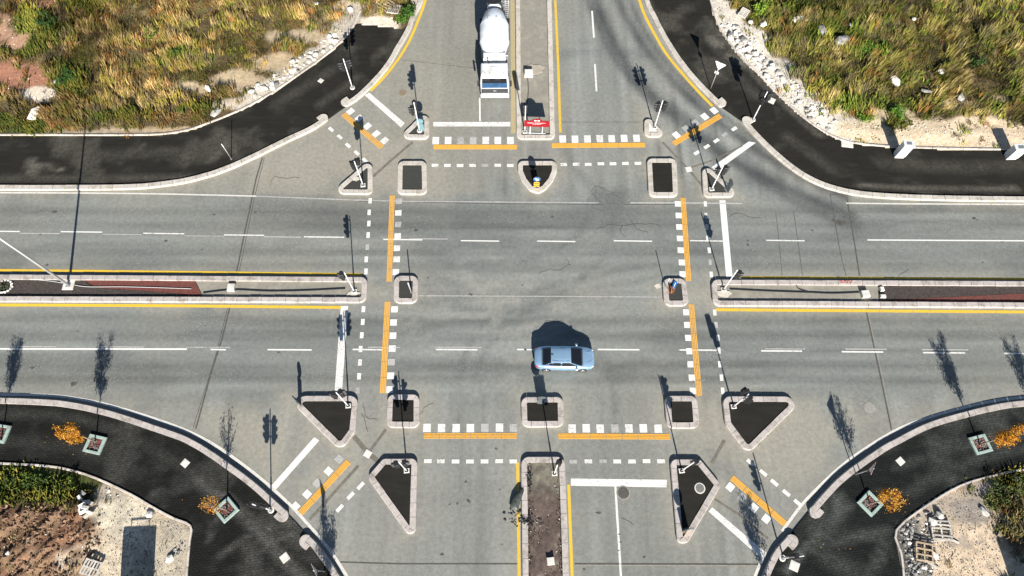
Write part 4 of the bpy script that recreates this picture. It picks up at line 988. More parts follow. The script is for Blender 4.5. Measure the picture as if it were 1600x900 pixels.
gravel('nw', [(360, 165), (440, 110), (540, 40), (640, 20), (640, 44), (560, 40), (520, 80), (400, 165)], 1500, .05, .22)
gravel('se', [(1400, 820), (1500, 750), (1560, 800), (1560, 930), (1400, 930)], 4200, .04, .13, True)
gravel('sw', [(150, 750), (300, 820), (296, 930), (155, 930)], 3600, .04, .12, True)
gravel('sw', [(0, 785), (150, 790), (160, 930), (0, 930)], 130, .05, .15, False)
M['clod'] = mk('brown_clod', (.20, .125, .08), .95, .45, 3, rand=0)
M['clod_dark'] = mk('dark_brown_clod', (.085, .05, .032), .95, .4, 3)
gravel('sw', [(0, 785), (135, 790), (158, 850), (160, 930), (0, 930)], 1500, .07, .34, False, 'clod', 'soil_clods')
gravel('sw', [(0, 785), (135, 790), (158, 850), (160, 930), (0, 930)], 1100, .06, .30, False, 'clod_dark', 'soil_clods')
gravel('sw', [(130, 760), (165, 800), (165, 850), (140, 860)], 120, .06, .26, False, 'clod_dark', 'soil_clods')
gravel('ne', [(1118, 25), (1150, 30), (1215, 110), (1300, 180), (1290, 212), (1225, 158), (1150, 80)], 1500, .10, .36)
gravel('ne', [(1118, 25), (1150, 30), (1215, 110), (1300, 180), (1290, 212), (1225, 158), (1150, 80)], 500, .10, .34, True)
gravel('se', [(1402, 830), (1440, 800), (1470, 800), (1450, 930), (1412, 930)], 900, .08, .3, True)
gravel('se', [(1402, 830), (1440, 800), (1470, 800), (1450, 930), (1412, 930)], 250, .08, .24)
gravel('nw', [(0, 30), (60, 30), (90, 170), (0, 160)], 350, .04, .16)
mb = MB()
for i in range(1300):
    u, v = random.random(), random.random(); px, py = 822 + u * 60, 722 + v * 190
    c = G(px, py, .12); s = random.uniform(.02, .08) * (1.8 if random.random() < .06 else 1) * (.55 if v < .3 else 1); th = random.uniform(0, 6.28)
    q = [(c.x + math.cos(th + k * 1.57) * s * random.uniform(.5, .9), c.y + math.sin(th + k * 1.57) * s * random.uniform(.5, .9), .08) for k in range(4)]
    mb.add(q + [(c.x, c.y, .15 + s * .5)], [(0, 1, 4), (1, 2, 4), (2, 3, 4), (3, 0, 4)], 1 if random.random() < .12 else 0)
mb.v = [(a_ - cs_[0], b_ - cs_[1], c_) for a_, b_, c_ in mb.v]
o = mb.build('soil_clods', [M['soil_brown'], M['rock']], ts); o['kind'] = 'stuff'

# ------------------------------------------------------------------ leaves, shrubs and street trees
def leaf_cloud(name, centres, sizes, cols, parent=None):
    n = len(centres); C_ = A(centres); u = rng.normal(0, 1, (n, 3)); u /= np.linalg.norm(u, axis=1)[:, None]
    w = rng.normal(0, 1, (n, 3)); w = np.cross(u, w); w /= np.linalg.norm(w, axis=1)[:, None]
    s = A(sizes)[:, None]
    V = np.stack([C_ - u * s, C_ + w * s * .45, C_ + u * s, C_ - w * s * .45], 1).reshape(-1, 3); li = np.arange(n * 4)
    me = bpy.data.meshes.new(name); me.vertices.add(n * 4); me.vertices.foreach_set('co', V.reshape(-1).astype(np.float32))
    me.loops.add(n * 4); me.loops.foreach_set('vertex_index', li.astype(np.int32)); me.polygons.add(n)
    me.polygons.foreach_set('loop_start', (np.arange(n) * 4).astype(np.int32)); me.polygons.foreach_set('loop_total', np.full(n, 4, np.int32)); me.update(calc_edges=True)
    at = me.color_attributes.new('tint', 'FLOAT_COLOR', 'POINT')
    cv = np.repeat(A(cols), 4, axis=0); at.data.foreach_set('color', np.concatenate([np.clip(cv, 0, 1), np.ones((len(cv), 1))], 1).reshape(-1).astype(np.float32))
    return link(name, me, M['leaf'], parent)
def street_tree(px, py, label, dens, h=4.0, seed=0, rad=.64, green=.0):
    r = random.Random(seed); c = G(px, py, ZP)
    t = thing('street_tree', label, 'tree', (c.x, c.y, ZP), 0, 'young street trees in planters')
    mb = MB(); mb.tube([(0, 0, 0), (.02, .01, h * .3), (-.02, .02, h * .6), (.03, 0, h * .93)], [.06, .045, .03, .01], 7)
    br = []
    for i in range(22):
        z0 = h * r.uniform(.40, .78); a_ = r.uniform(0, 6.28); rr = rad * r.uniform(.45, 1.1) * (1.0 - .5 * abs((z0 / h) - .55)); L = h * r.uniform(.14, .3)
        p0 = Vector((0, 0, z0)); p1 = Vector((math.cos(a_) * rr * .6, math.sin(a_) * rr * .6, z0 + L * .5)); p2 = Vector((math.cos(a_) * rr, math.sin(a_) * rr, min(h * 1.02, z0 + L)))
        br.append((p0, p1, p2)); mb.tube([p0, p1, p2], [.022, .014, .005], 5)
        for j in range(2):
            q = p1.lerp(p2, r.random()); q2 = q + Vector((r.uniform(-.22, .22), r.uniform(-.22, .22), r.uniform(.1, .3))); mb.tube([q, q2], [.009, .003], 4); br.append((q, q.lerp(q2, .5), q2))
    br.append((Vector((0, 0, h * .6)), Vector((0, 0, h * .8)), Vector((0, 0, h))))
    mb.build('trunk', M['bark'], t)
    n = int(2600 * dens); cs, sz, cl = [], [], []
    pal = [(.62, .27, .02), (.50, .17, .015), (.66, .37, .03), (.40, .12, .02), (.58, .32, .03)]
    for i in range(n):
        b = r.choice(br); q = b[1].lerp(b[2], r.random() ** .7) if r.random() < .75 else b[0].lerp(b[1], r.random()); g = .10
        if q.z < h * .42: continue
        cs.append((q.x + r.gauss(0, g), q.y + r.gauss(0, g), q.z + r.gauss(0, g * 1.2))); sz.append(r.uniform(.035, .07)); k = r.uniform(.55, 1.2); cc_ = r.choice(pal); cl.append([v * k for v in cc_])
    if cs: leaf_cloud('crown', cs, sz, cl, t)
    return t
street_tree(150, 690, 'leafy orange yellow street tree in the planter left of the bottom left pavement', 1.0, 4.1, 1)
street_tree(355, 797, 'sparse nearly bare orange street tree near the bottom left pavement corner', .16, 3.7, 2)
street_tree(1358, 787, 'orange street tree with a split crown on the bottom right pavement', .62, 3.9, 3)
street_tree(1530, 695, 'fullest deep orange street tree at the far right of the bottom right pavement', 1.2, 4.2, 4)
street_tree(3, 688, 'street tree in the planter cut by the left photo edge', 1.0, 4.2, 5)
street_tree(1646, 690, 'street tree just outside the right photo edge', 1.0, 4.2, 6)
street_tree(517, 1000, 'street tree below the bottom left photo edge', 1.0, 4.4, 7)
street_tree(1218, 985, 'street tree below the bottom right photo edge', 1.1, 4.5, 8)
# fallen leaves under the two trees, one thing nobody could count
cs, sz, cl = [], [], []
for px, py, n in ((1390, 785, 45), (330, 795, 35), (112, 690, 25), (1560, 690, 35), (1300, 860, 20)):
    for i in range(n):
        c = G(px + random.gauss(0, 22), py + random.gauss(0, 12)); cs.append((c.x, c.y, ZP + .015)); sz.append(random.uniform(.03, .06)); cl.append((random.uniform(.3, .6), random.uniform(.12, .3), .02))
tag(leaf_cloud('fallen_leaves', cs, sz, cl), kind='stuff')
def planter(px, py, rz, label):
    c = G(px, py); t = thing('tree_planter', label, 'planter', (c.x, c.y, ZP), rz, 'square pale green tree planters'); S, w, h = 1.28, .2, .16
    for k in range(4):
        m = MB(); a_ = k * math.pi / 2; m.box(Vector((math.cos(a_) * (S - w) / 2, math.sin(a_) * (S - w) / 2, h / 2)), (w, S - w - .012 if True else S, h), a_, 0, None, .015)
        # butt jointed like a picture frame, pinwheel fashion
        m.v = [(v[0] - math.sin(a_) * w / 2, v[1] + math.cos(a_) * w / 2, v[2]) for v in m.v]; m.build('planter_side', M['planter'], t)
    MB().box((0, 0, .02), (S - 2 * w + .02, S - 2 * w + .02, .06)).build('planter_soil', M['soil_red'], t)
    m = MB()
    for i in range(45):
        x, y = random.uniform(-.38, .38), random.uniform(-.38, .38); m.box((x, y, .07), (random.uniform(.03, .1), random.uniform(.03, .07), random.uniform(.03, .08)), random.random() * 3)
    o = m.build('soil_clods', M['rock_grey'], t); o['kind'] = 'stuff'
planter(150, 695, R(-12), 'pale green square planter under the leafy tree at lower left'); planter(355, 797, R(45), 'diamond turned pale planter under the nearly bare tree'); planter(1358, 787, R(40), 'diamond turned mint planter under the split crown tree'); planter(1530, 695, R(14), 'mint square planter under the deep orange tree at lower right'); planter(1, 678, R(-8), 'planter cut by the left photo edge'); planter(1646, 690, R(14), 'planter just outside the right photo edge')
def shrub(px, py, r_, h, n, col, label, k):
    c = G(px, py); z = fz(k, c.x, c.y); t = thing('shrub', label, 'shrub', (c.x, c.y, z))
    m = MB(); cs, sz, cl = [], [], []
    for i in range(9):
        a_ = random.uniform(0, 6.28); rr = r_ * random.uniform(.3, .9); tip = Vector((math.cos(a_) * rr, math.sin(a_) * rr, h * random.uniform(.6, 1))); m.tube([(0, 0, 0), tip * .5 + Vector((0, 0, .08)), tip], [.02, .013, .005], 5)
        for j in range(n // 9):
            q = tip * random.uniform(.35, 1.05); cs.append((q.x + random.gauss(0, .13), q.y + random.gauss(0, .13), max(.03, q.z + random.gauss(0, .08)))); sz.append(random.uniform(.06, .13)); kk = random.uniform(.6, 1.35); cl.append([v * kk for v in col])
    m.build('stems', M['bark'], t); leaf_cloud('foliage', cs, sz, cl, t)
shrub(1186, 24, .95, .8, 700, (.17, .26, .03), 'bright green shrub by the old pallet at upper right', 'ne'); shrub(641, 24, .8, .8, 600, (.05, .12, .02), 'dark green shrub beside the kerb at the top', 'nw'); shrub(628, 34, .6, .6, 350, (.07, .15, .02), 'smaller green shrub left of the dark shrub at the top kerb', 'nw')
shrub(113, 128, 1.2, .9, 900, (.035, .085, .018), 'dark green bush right of the pink bare soil', 'nw'); shrub(80, 40, 1.2, .9, 800, (.035, .075, .018), 'dark green bush above the pink bare soil', 'nw'); shrub(282, 92, .8, .6, 450, (.06, .12, .02), 'green bush in the dry grass left of centre', 'nw'); shrub(240, 60, .8, .6, 350, (.10, .16, .02), 'yellow green bush high in the left grass', 'nw')
shrub(1355, 88, 1.2, .7, 600, (.08, .17, .02), 'green bush in the middle of the right grass', 'ne'); shrub(1393, 182, .9, .6, 500, (.09, .2, .02), 'bright green bush at the edge of the sandy strip', 'ne'); shrub(1350, 185, 1., .5, 450, (.11, .2, .02), 'low green bush left of the sandy strip bush', 'ne'); shrub(1518, 100, 1., .8, 500, (.04, .075, .02), 'dark bush far right in the grass', 'ne')
shrub(60, 752, 1.1, .5, 450, (.06, .105, .018), 'green bush in the bottom left grass', 'sw'); shrub(20, 765, 1., .5, 320, (.07, .11, .02), 'green bush at the left edge of the bottom left grass', 'sw'); shrub(108, 762, .8, .5, 350, (.10, .14, .02), 'olive bush right in the bottom left grass', 'sw')
shrub(1562, 770, 1.0, .5, 420, (.05, .075, .018), 'green bush in the bottom right grass', 'se'); shrub(1592, 765, 1., .5, 350, (.07, .095, .02), 'green bush at the right edge of the bottom right grass', 'se'); shrub(1545, 785, .8, .4, 300, (.10, .12, .03), 'olive bush beside the bottom right sandy plot', 'se')
shrub(8, 447, .42, .7, 220, (.03, .06, .02), 'small dark shrub in the stone ring on the left median', 'nw')
bpy.data.objects[-1] if False else None

# ------------------------------------------------------------------ traffic lights
def signal_head(t, c, face, z, n=3, small=1.):
    """c: head centre xy relative to pole, face: azimuth the lenses look to"""
    H = .30 * n * small + .06; hd = thing('signal_head', None, None, (c[0], c[1], z), face); hd.parent = t
    e = hd; 
    for k_ in ('label', 'category'):
        if k_ in e: del e[k_]
    bpy.data.objects.remove(e)
    ca, sa = math.cos(face), math.sin(face); Tm = Matrix.Translation((c[0], c[1], z)) @ Matrix.Rotation(face, 4, 'Z')
    m = MB(); m.box(None, (.24, .38 * small, H), 0, 0, Tm @ Matrix.Translation((0, 0, 0)), .02)
    hd = m.build('signal_head', M['black'], t)
    cols = ['red', 'amber', 'green'] if n == 3 else ['red', 'green']
    for i in range(n):
        zz = (n / 2 - .5 - i) * .30 * small
        m = MB(); m.cyl(Tm @ Vector((.099, 0, zz)), Tm @ Vector((.115, 0, zz)), .10 * small, None, 12); m.build('lens', M['lens_' + cols[i]], hd)
        m = MB(); vs, fs = [], []; N_ = 8
        for j in range(N_ + 1):
            a_ = R(-25 + 230 * j / N_); y, z_ = math.cos(a_) * .115 * small, math.sin(a_) * .115 * small
            vs += [Tm @ Vector((.10, y, zz + z_)), Tm @ Vector((.30 if 1 < j < N_ - 1 else .2, y, zz + z_ - .02)), Tm @ Vector((.10, y * 1.08, zz + z_ * 1.08)), Tm @ Vector((.30 if 1 < j < N_ - 1 else .2, y * 1.08, zz + z_ * 1.08 - .02))]
            if j: q = 4 * (j - 1); fs += [(q, q + 1, q + 5, q + 4), (q + 2, q + 6, q + 7, q + 3), (q + 1, q + 3, q + 7, q + 5)]
        m.add(vs, fs); m.build('visor', M['black'], hd)
    return hd
def traffic_light(base, label, heads, h=3.75, foot='square', zb=.16, ped=None, plate=False, nz_=3):
    c = G(*base); t = thing('traffic_light', label, 'traffic light', (c.x, c.y, zb), 0, 'signal posts of the junction')
    MB().tube([(0, 0, 0), (0, 0, h * .3), (0, 0, h * .31), (0, 0, h)], [.058, .055, .042, .040], 10).build('pole', M['white_metal'], t)
    m = MB()
    if foot == 'round': m.cyl((0, 0, -.06), (0, 0, .07), .25, .21, 14)
    else: m.box((0, 0, .02), (.40, .34, .14), .1, 0, None, .03)
    m.build('footing', M['concrete'], t)
    MB().cyl((0, 0, .05), (0, 0, .09), .14, .14, 8).build('base_plate', M['grey_metal'], t)
    for az, z, n in heads:
        a_ = R(az); signal_head(t, (math.cos(a_) * .26, math.sin(a_) * .26), a_, z, n)
        m = MB()
        for zz in (z + .3, z - .3): m.box((math.cos(a_) * .1, math.sin(a_) * .1, zz), (.2, .05, .05), a_)
        m.build('bracket', M['black'], t)
    return t
Z3 = 3.15
traffic_light((551, 138), 'traffic light with two back to back heads on the top left pavement', [(10, Z3, 3), (190, 2.95, 3)], 3.75, 'round', ZP)
traffic_light((656, 206), 'traffic light beside the teal backed beacon on the small top left island', [(100, Z3, 3), (190, 2.9, 3)], 3.9, 'round')
traffic_light((820, 207), 'slim traffic light beside the red board on the top median', [(95, 2.9, 3)], 3.6, 'square', .07)
traffic_light((1022, 201), 'traffic light with heads both sides on the pale little top right island', [(5, 2.95, 3), (185, 2.95, 3)], 3.7, 'square')
traffic_light((1176, 188), 'traffic light with a cluster of heads on the top right pavement', [(0, Z3, 3), (120, 3.1, 3), (240, 2.8, 2)], 3.8, 'round', ZP)
traffic_light((568, 291), 'traffic light with a ring shaped bracket on the left triangular island', [(150, 2.85, 3), (60, 3.2, 2)], 3.6)
traffic_light((1111, 297), 'traffic light with wide visors on the right triangular island', [(0, 2.95, 3), (180, 2.9, 2)], 3.75)
traffic_light((554, 456), 'traffic light at the end of the left median', [(185, 3.1, 3)], 3.6, 'square', .08)
traffic_light((1130, 453), 'traffic light at the end of the right median', [(-20, 3.05, 3)], 3.7, 'square', .08)
traffic_light((545, 635), 'traffic light on the large left triangular island', [(180, 3.2, 3), (20, 3.35, 3)], 3.9)
traffic_light((1145, 636), 'traffic light on the large right triangular island', [(-60, 3.0, 3), (110, 3.15, 3)], 3.6)
traffic_light((636, 736), 'traffic light on the left kite shaped island', [(190, 3.1, 3), (10, 2.9, 3)], 3.8)
traffic_light((1064, 736), 'traffic light on the right kite shaped island', [(30, 3.0, 3)], 3.65)
traffic_light((866, 740), 'traffic light at the top end of the soil filled bottom median', [(60, 3.15, 3)], 3.7, 'square', .12)
traffic_light((424, 797), 'traffic light beside the first kerb end of the bottom left pavement', [(170, 3.0, 3), (-10, 3.0, 3)], 3.8, 'round', ZP)
traffic_light((1222, 872), 'traffic light beside the lower kerb end of the bottom right pavement', [(180, 2.9, 3)], 3.75, 'round', ZP)

# ------------------------------------------------------------------ yield signs, beacons, posts, lamps
def yield_sign(base, label, face, h=3.2, small_plate=False):
    c = G(*base); t = thing('yield_sign', label, 'road sign', (c.x, c.y, ZP), 0, 'yield signs of the slip roads')
    MB().tube([(0, 0, 0), (0, 0, h)], .035, 8).build('pole', M['galv'], t)
    Tm = Matrix.Translation((0, 0, h - .42)) @ Matrix.Rotation(R(face) + math.pi / 2, 4, 'Z') @ Matrix.Rotation(math.pi / 2, 4, 'X')
    s = .52; tri = rounded([(-s, .42), (s, .42), (0, -.5)], .06, 4)
    MB().prism([(v.x, v.y) for v in tri], .04, .055, 0, Tm).build('sign_plate', M['white_metal'], t)
    o_ = rounded([(-s, .42), (s, .42), (0, -.5)], .06, 4); i_ = rounded([(-s * .7, .31), (s * .7, .31), (0, -.31)], .03, 4); m = MB(); n = len(o_)
    vs = [Tm @ Vector((v.x, v.y, .058)) for v in o_] + [Tm @ Vector((v.x, v.y, .058)) for v in i_]
    m.add(vs, [(i, (i + 1) % n, n + (i + 1) % n, n + i) for i in range(n)]); m.build('red_border', M['red_sign'], t)
    if small_plate:
        MB().box((0, .05, h * .62), (.36, .02, .3), R(face) + math.pi / 2).build('small_plate', M['white_metal'], t)
    return t
yield_sign((1110, 139), 'white backed yield sign with a small plate on the top right pavement', 60, 3.3, True)
yield_sign((1335, 742), 'yield sign seen edge on near the split crown tree', 150, 2.9)
yield_sign((508, 893), 'yield sign at the bottom photo edge of the left pavement', 30, 3.0)
def arrow(m, Tm, s, z):
    P = [(-.05, -.16), (.05, -.16), (.05, .02), (.13, .02), (0, .17), (-.13, .02), (-.05, .02)]
    P = [(x * math.cos(-2.3) - y * math.sin(-2.3), x * math.sin(-2.3) + y * math.cos(-2.3)) for x, y in P]
    m.prism([(x * s, y * s) for x, y in P], z, z + .004, 0, Tm)
def beacon(base, label, face, zb=.15, back='dark_back'):
    c = G(*base); t = thing('refuge_beacon', label, 'beacon', (c.x, c.y, zb), R(face) + math.pi / 2, 'refuge beacons on islands')
    Tm = Matrix.Rotation(math.pi / 2, 4, 'X')                   # local x across, y up, z forward (-Y)
    m = MB(); m.box((0, 0, .02), (.5, .3, .05)); m.build('foot_plate', M['grey_metal'], t)
    m = MB(); m.prism([(-.25, .05), (.25, .05), (.25, .92), (-.25, .92)], -.04, .04, 0, Tm); m.build('panel', M[back], t)
    for k in range(3):
        y = .10 + k * .27; m = MB(); m.prism([(-.24, y), (0, y + .14), (.24, y), (.24, y + .13), (0, y + .27), (-.24, y + .13)], .041, .046, 0, Tm); m.build('chevron', M['chev_yellow'], t)
    m = MB(); m.prism([(-.248, .055), (.248, .055), (.248, .915), (-.248, .915)], .0402, .0408, 0, Tm); m.build('black_face', M['black'], t)
    m = MB(); m.prism([(-.03, .9), (.03, .9), (.03, 1.05), (-.03, 1.05)], -.02, .02, 0, Tm); m.build('neck', M['grey_metal'], t)
    disc = [(math.cos(a_) * .31, 1.28 + math.sin(a_) * .31) for a_ in [2 * math.pi * k / 24 for k in range(24)]]
    m = MB(); m.prism(disc, -.025, .02, 0, Tm); m.build('disc', M[back], t)
    d2 = [(math.cos(a_) * .295, 1.28 + math.sin(a_) * .295) for a_ in [2 * math.pi * k / 24 for k in range(24)]]
    m = MB(); m.prism(d2, .021, .026, 0, Tm); f = m.build('disc_face', M['sign_blue'], t)
    m = MB(); arrow(m, Matrix.Translation((0, 0, 0)) @ Tm @ Matrix.Translation((0, 1.28, 0)), 1.35, .027); m.build('arrow', M['sign_white'], t)
    return t
beacon((838, 294), 'beacon with blue arrow disc and yellow chevrons on the D shaped island', -90)
beacon((659, 205), 'teal backed beacon facing away on the small top left island', 90, .15, 'teal')
beacon((845, 629), 'beacon on the wide refuge of the bottom crossing', 90)
beacon((1070, 829), 'chevron beacon at the lower tip of the right kite shaped island', -75)
beacon((469, 631), 'beacon seen edge on at the left tip of the large left triangular island', 215)
beacon((1135, 299), 'beacon seen edge on at the right corner of the right triangular island', 22)
def post(base, label, h, r=.03, m_='galv', zb=.16, lean=(0, 0)):
    c = G(*base); t = thing('bare_post', label, 'post', (c.x, c.y, zb))
    MB().tube([(0, 0, 0), (lean[0] * h, lean[1] * h, h)], [r, r * .9], 8).build('pole', M[m_], t); MB().cyl((0, 0, -.01), (0, 0, .05), .09, .08, 8).build('base_plate', M['grey_metal'], t)
post((643, 458), 'bare grey post on the small refuge left of centre', 1.9, .05); post((362, 249), 'thin bare post at the kerb of the top left pavement', 2.2, .035, 'galv', ZP); post((1039, 449), 'bare post among orange wires on the small refuge right of centre', 1.6, .035)
def lamp_post(base, label, h, az, zb=.3):
    c = G(*base); t = thing('street_lamp', label, 'street lamp', (c.x, c.y, zb))
    MB().tube([(0, 0, 0), (0, 0, h * .5), (0, 0, h)], [.11, .085, .055], 12).build('pole', M['galv'], t)
    MB().tube([(0, 0, h), (math.cos(az) * .6, math.sin(az) * .6, h + .45), (math.cos(az) * 1.8, math.sin(az) * 1.8, h + .6)], [.05, .045, .04], 8).build('arm', M['galv'], t)
    MB().box((math.cos(az) * 2.1, math.sin(az) * 2.1, h + .6), (.8, .28, .12), az, 0, None, .04).build('lamp_head', M['grey_metal'], t)
    MB().box((0, 0, -.13), (.86, .82, .34), 0, 0, None, .03).build('footing', M['concrete'], t); MB().box((0, 0, .05), (.34, .34, .03)).build('base_plate', M['grey_metal'], t)
lamp_post((108, 446), 'tall galvanised street lamp on a white footing in the left median', 9.5, math.pi / 2, .08)

# ------------------------------------------------------------------ red board, cabinets, covers, bits on the medians
c = G(838, 208); t = thing('sign_board', 'red board with white lettering on two legs in the top median', 'sign board', (c.x, c.y, .07), R(-2))
for x in (-.55, .5):
    MB().box((x, 0, .85), (.07, .05, 1.7)).build('leg', M['white_metal'], t)
    MB().box((x, -.12, .03), (.12, .5, .06)).build('foot', M['concrete'], t)
MB().box((-.02, -.1, .06), (1.6, .06, .05)).build('foot_rail', M['white_metal'], t)
Tm = Matrix.Rotation(math.pi / 2, 4, 'X')
out = [(-1.06, .95), (1.06, .95), (1.06, 1.75), (.45, 1.75)] + [(.43 * math.cos(R(a_)), 1.75 + .27 * math.sin(R(a_))) for a_ in (20, 45, 70, 90, 110, 135, 160)] + [(-.45, 1.75), (-1.06, 1.75)]
MB().prism(out, .03, .08, 0, Tm).build('panel', M['red_sign'], t)
random.seed(5)
def lettering(x0, x1, y, h, dens):
    m = MB(); x = x0
    while x < x1:
        w = random.uniform(.045, .075); q = random.choice([0, 1, 2])
        m.prism([(x, y), (x + .022, y), (x + .022, y + h), (x, y + h)], .081, .086, 0, Tm)
        if q: m.prism([(x + .024, y + h - .03), (x + w, y + h - .03), (x + w, y + h), (x + .024, y + h)], .081, .086, 0, Tm)
        if q == 2: m.prism([(x + .024, y), (x + w, y), (x + w, y + .03), (x + .024, y + .03)], .081, .086, 0, Tm)
        x += w + .025
    return m
lettering(-.78, .76, 1.43, .095, 1).build('lettering', M['sign_white'], t); lettering(-.36, .38, 1.27, .085, 1).build('lettering', M['sign_white'], t)
m = MB()
for sx in (-.14, .14): m.prism([(sx + .11 * math.cos(a_), 1.80 + .07 * math.sin(a_)) for a_ in [2 * math.pi * k / 14 for k in range(14)]], .081, .086, 0, Tm)
m.build('emblem', M['sign_white'], t)
def cabinet(base, label, w, d, h, rz):
    c = G(*base); t = thing('utility_cabinet', label, 'utility cabinet', (c.x, c.y, ZP), rz)
    MB().box((0, 0, .11), (w * .92, d * .92, .22)).build('plinth', M['concrete'], t); MB().box((0, 0, .22 + h / 2), (w, d, h), 0, 0, None, .02).build('body', M['white_metal'], t)
    MB().box((0, 0, .22 + h + .03), (w + .08, d + .08, .05), 0, 0, None, .02).build('roof', M['white_metal'], t)
    for k in range(3): MB().box((0, -d / 2 - .022, .22 + h * (.86 - .04 * k)), (w * .5, .012, .02)).build('vent_slat', M['grey_metal'], t)
    MB().box((0, 0, .22 + h + .06), (w * .5, d * .5, .03)).build('roof_plate', M['grey_metal'], t)
    for s in (-1, 1):
        dr = MB().box((s * w * .24, -d / 2 - .008, .22 + h / 2), (w * .46, .02, h * .9)).build('door', M['white_metal'], t); MB().box((s * .05, -d / 2 - .03, .22 + h * .55), (.025, .03, .14)).build('handle', M['grey_metal'], dr)
cabinet((1403, 244), 'taller white utility cabinet on the top right pavement', .82, .55, 1.55, R(-4)); cabinet((1577, 246), 'white utility cabinet cut by the right photo edge', .95, .6, 1.2, R(2))
def cover(px, py, s, rz, label, z=ZP, mat='concrete', grp='square pale access covers'):
    c = G(px, py); t = thing('access_cover', label, 'cover', (c.x, c.y, z), rz, grp)
    MB().box((0, 0, .012), (s, s, .03), 0, 0, None, .006).build('frame', M[mat], t); MB().box((0, 0, .022), (s * .82, s * .82, .024), 0, 0, None, .004).build('lid', M[mat], t)
cover(501.5, 127, .42, R(-35), 'small white square cover on the top left pavement'); cover(290, 724, .5, R(-35), 'white square cover on the bottom left pavement by the kerb'); cover(1406, 721, .5, R(35), 'white square cover on the bottom right pavement')
cover(1323, 223.5, 1.0, R(-8), 'large white cover at the inner edge of the top right pavement'); cover(445.5, 871.5, .55, R(40), 'white square cover on the bottom left pavement near the photo edge'); cover(1240.5, 884.5, .62, R(-25), 'chipped white cover on the bottom right pavement'); cover(1205, 158, .6, R(-30), 'bright white square cover beside the clustered traffic light')
cover(574.5, 709, .5, R(-30), 'pale square chamber cover in the road between the two left islands', .008); cover(1076, 264.5, .5, R(10), 'pale square chamber cover in the road near the right triangular island', .008)
def manhole(px, py, r, label, mat, z=.006, collar='seam_pale'):
    c = G(px, py); t = thing('manhole_cover', label, 'manhole cover', (c.x, c.y, z), random.random()); m = MB(); m.cyl((0, 0, -.004), (0, 0, .006), r * 1.25, None, 24); m.build('collar', M[collar], t)
    m = MB(); m.cyl((0, 0, .0), (0, 0, .014), r, None, 24); l = m.build('lid', M[mat], t); m = MB()
    for k in range(8): m.box((math.cos(k * .785) * r * .62, math.sin(k * .785) * r * .62, .018), (r * .4, r * .1, .01), k * .785)
    m.cyl((0, 0, .012), (0, 0, .021), r * .25, None, 12); m.build('tread', M[mat], l)
M['iron_rust'] = mk('rusty_iron', (.22, .17, .12), .8, .3, 14); M['iron_pale'] = mk('pale_iron', (.27, .27, .25), .8, .2, 14)
manhole(629, 145, .34, 'rusty round manhole left of the truck lane', 'iron_rust'); manhole(974, 770, .4, 'dark round manhole below the bottom stop line', 'iron'); manhole(1358.5, 637, .34, 'pale round manhole near the right kerb curve', 'iron_pale'); M['iron_grey'] = mk('grey_iron', (.17, .17, .16), .8, .2, 14)
manhole(1092.5, 763.5, .3, 'grey round cover with a pale rim in the right kite shaped island', 'iron_grey', .195, 'concrete')
def block(name, px, py, dims, rz, label, cat, mat='concrete', z=.07):
    c = G(px, py); o = MB().box((0, 0, dims[2] / 2), dims, 0, 0, None, .03).build(name, M[mat]); o.location = (c.x, c.y, z); o.rotation_euler = (0, 0, rz); return tag(o, label, cat)
block('concrete_block', 826, 118, (.75, .6, .45), 0, 'white concrete block standing in the sandy top median', 'concrete block'); block('concrete_block', 363, 451, (.55, .6, .3), 0, 'white concrete block in the sand of the left median', 'concrete block')
block('concrete_block', 1350, 461, (.6, .55, .3), .1, 'left white block of the group in the right median', 'concrete block'); block('concrete_block', 1376, 453, (.3, .35, .25), .1, 'upper small white block of the group in the right median', 'concrete block'); block('concrete_block', 1378, 464, (.42, .26, .2), -.05, 'lower small white block of the group in the right median', 'concrete block')
block('concrete_block', 860, 877, (.5, .5, .3), .1, 'white concrete block in the soil of the bottom median', 'concrete block', 'concrete', .14)
M['sand_pale'] = mk('pale_sand', (.36, .32, .26), .95, .2, 6, bump=.4, dirt=(.27, .25, .2))
def flat_blob(name, px, py, rx, ry, mat, z, label, cat, th=.05):
    c = G(px, py); n = 18; P = [(math.cos(2 * math.pi * k / n) * rx * random.uniform(.7, 1.2), math.sin(2 * math.pi * k / n) * ry * random.uniform(.7, 1.2)) for k in range(n)]
    o = MB().prism(P, 0, th).build(name, M[mat]); o.location = (c.x, c.y, z); return tag(o, label, cat)
flat_blob('spilt_mortar', 552, 459, .55, .16, 'mortar', .06, 'pale spilt mortar at the foot of the left median signal', 'mortar'); flat_blob('spilt_mortar', 1131, 459, .6, .3, 'mortar', .06, 'pale spilt mortar at the foot of the right median signal', 'mortar'); flat_blob('spilt_mortar', 836, 109, .8, .55, 'sand_pale', .07, 'pale spilt mortar behind the block in the top median', 'mortar'); flat_blob('spilt_mortar', 1028, 447, .25, .2, 'mortar', .002, 'pale mortar on the road left of the wired refuge', 'mortar', .02)
flat_blob('spilt_mortar', 557, 281, .32, .22, 'mortar', .15, 'pale mortar patch on the left triangular island', 'mortar', .03)
def cable(pts, r, mat, label, z=.09, cat='cable'):
    P = [Vector((v.x, v.y, z + r)) for v in catmull(GL(pts), 5)]; return tag(MB().tube(P, r, 6).build('cable', M[mat]), label, cat)
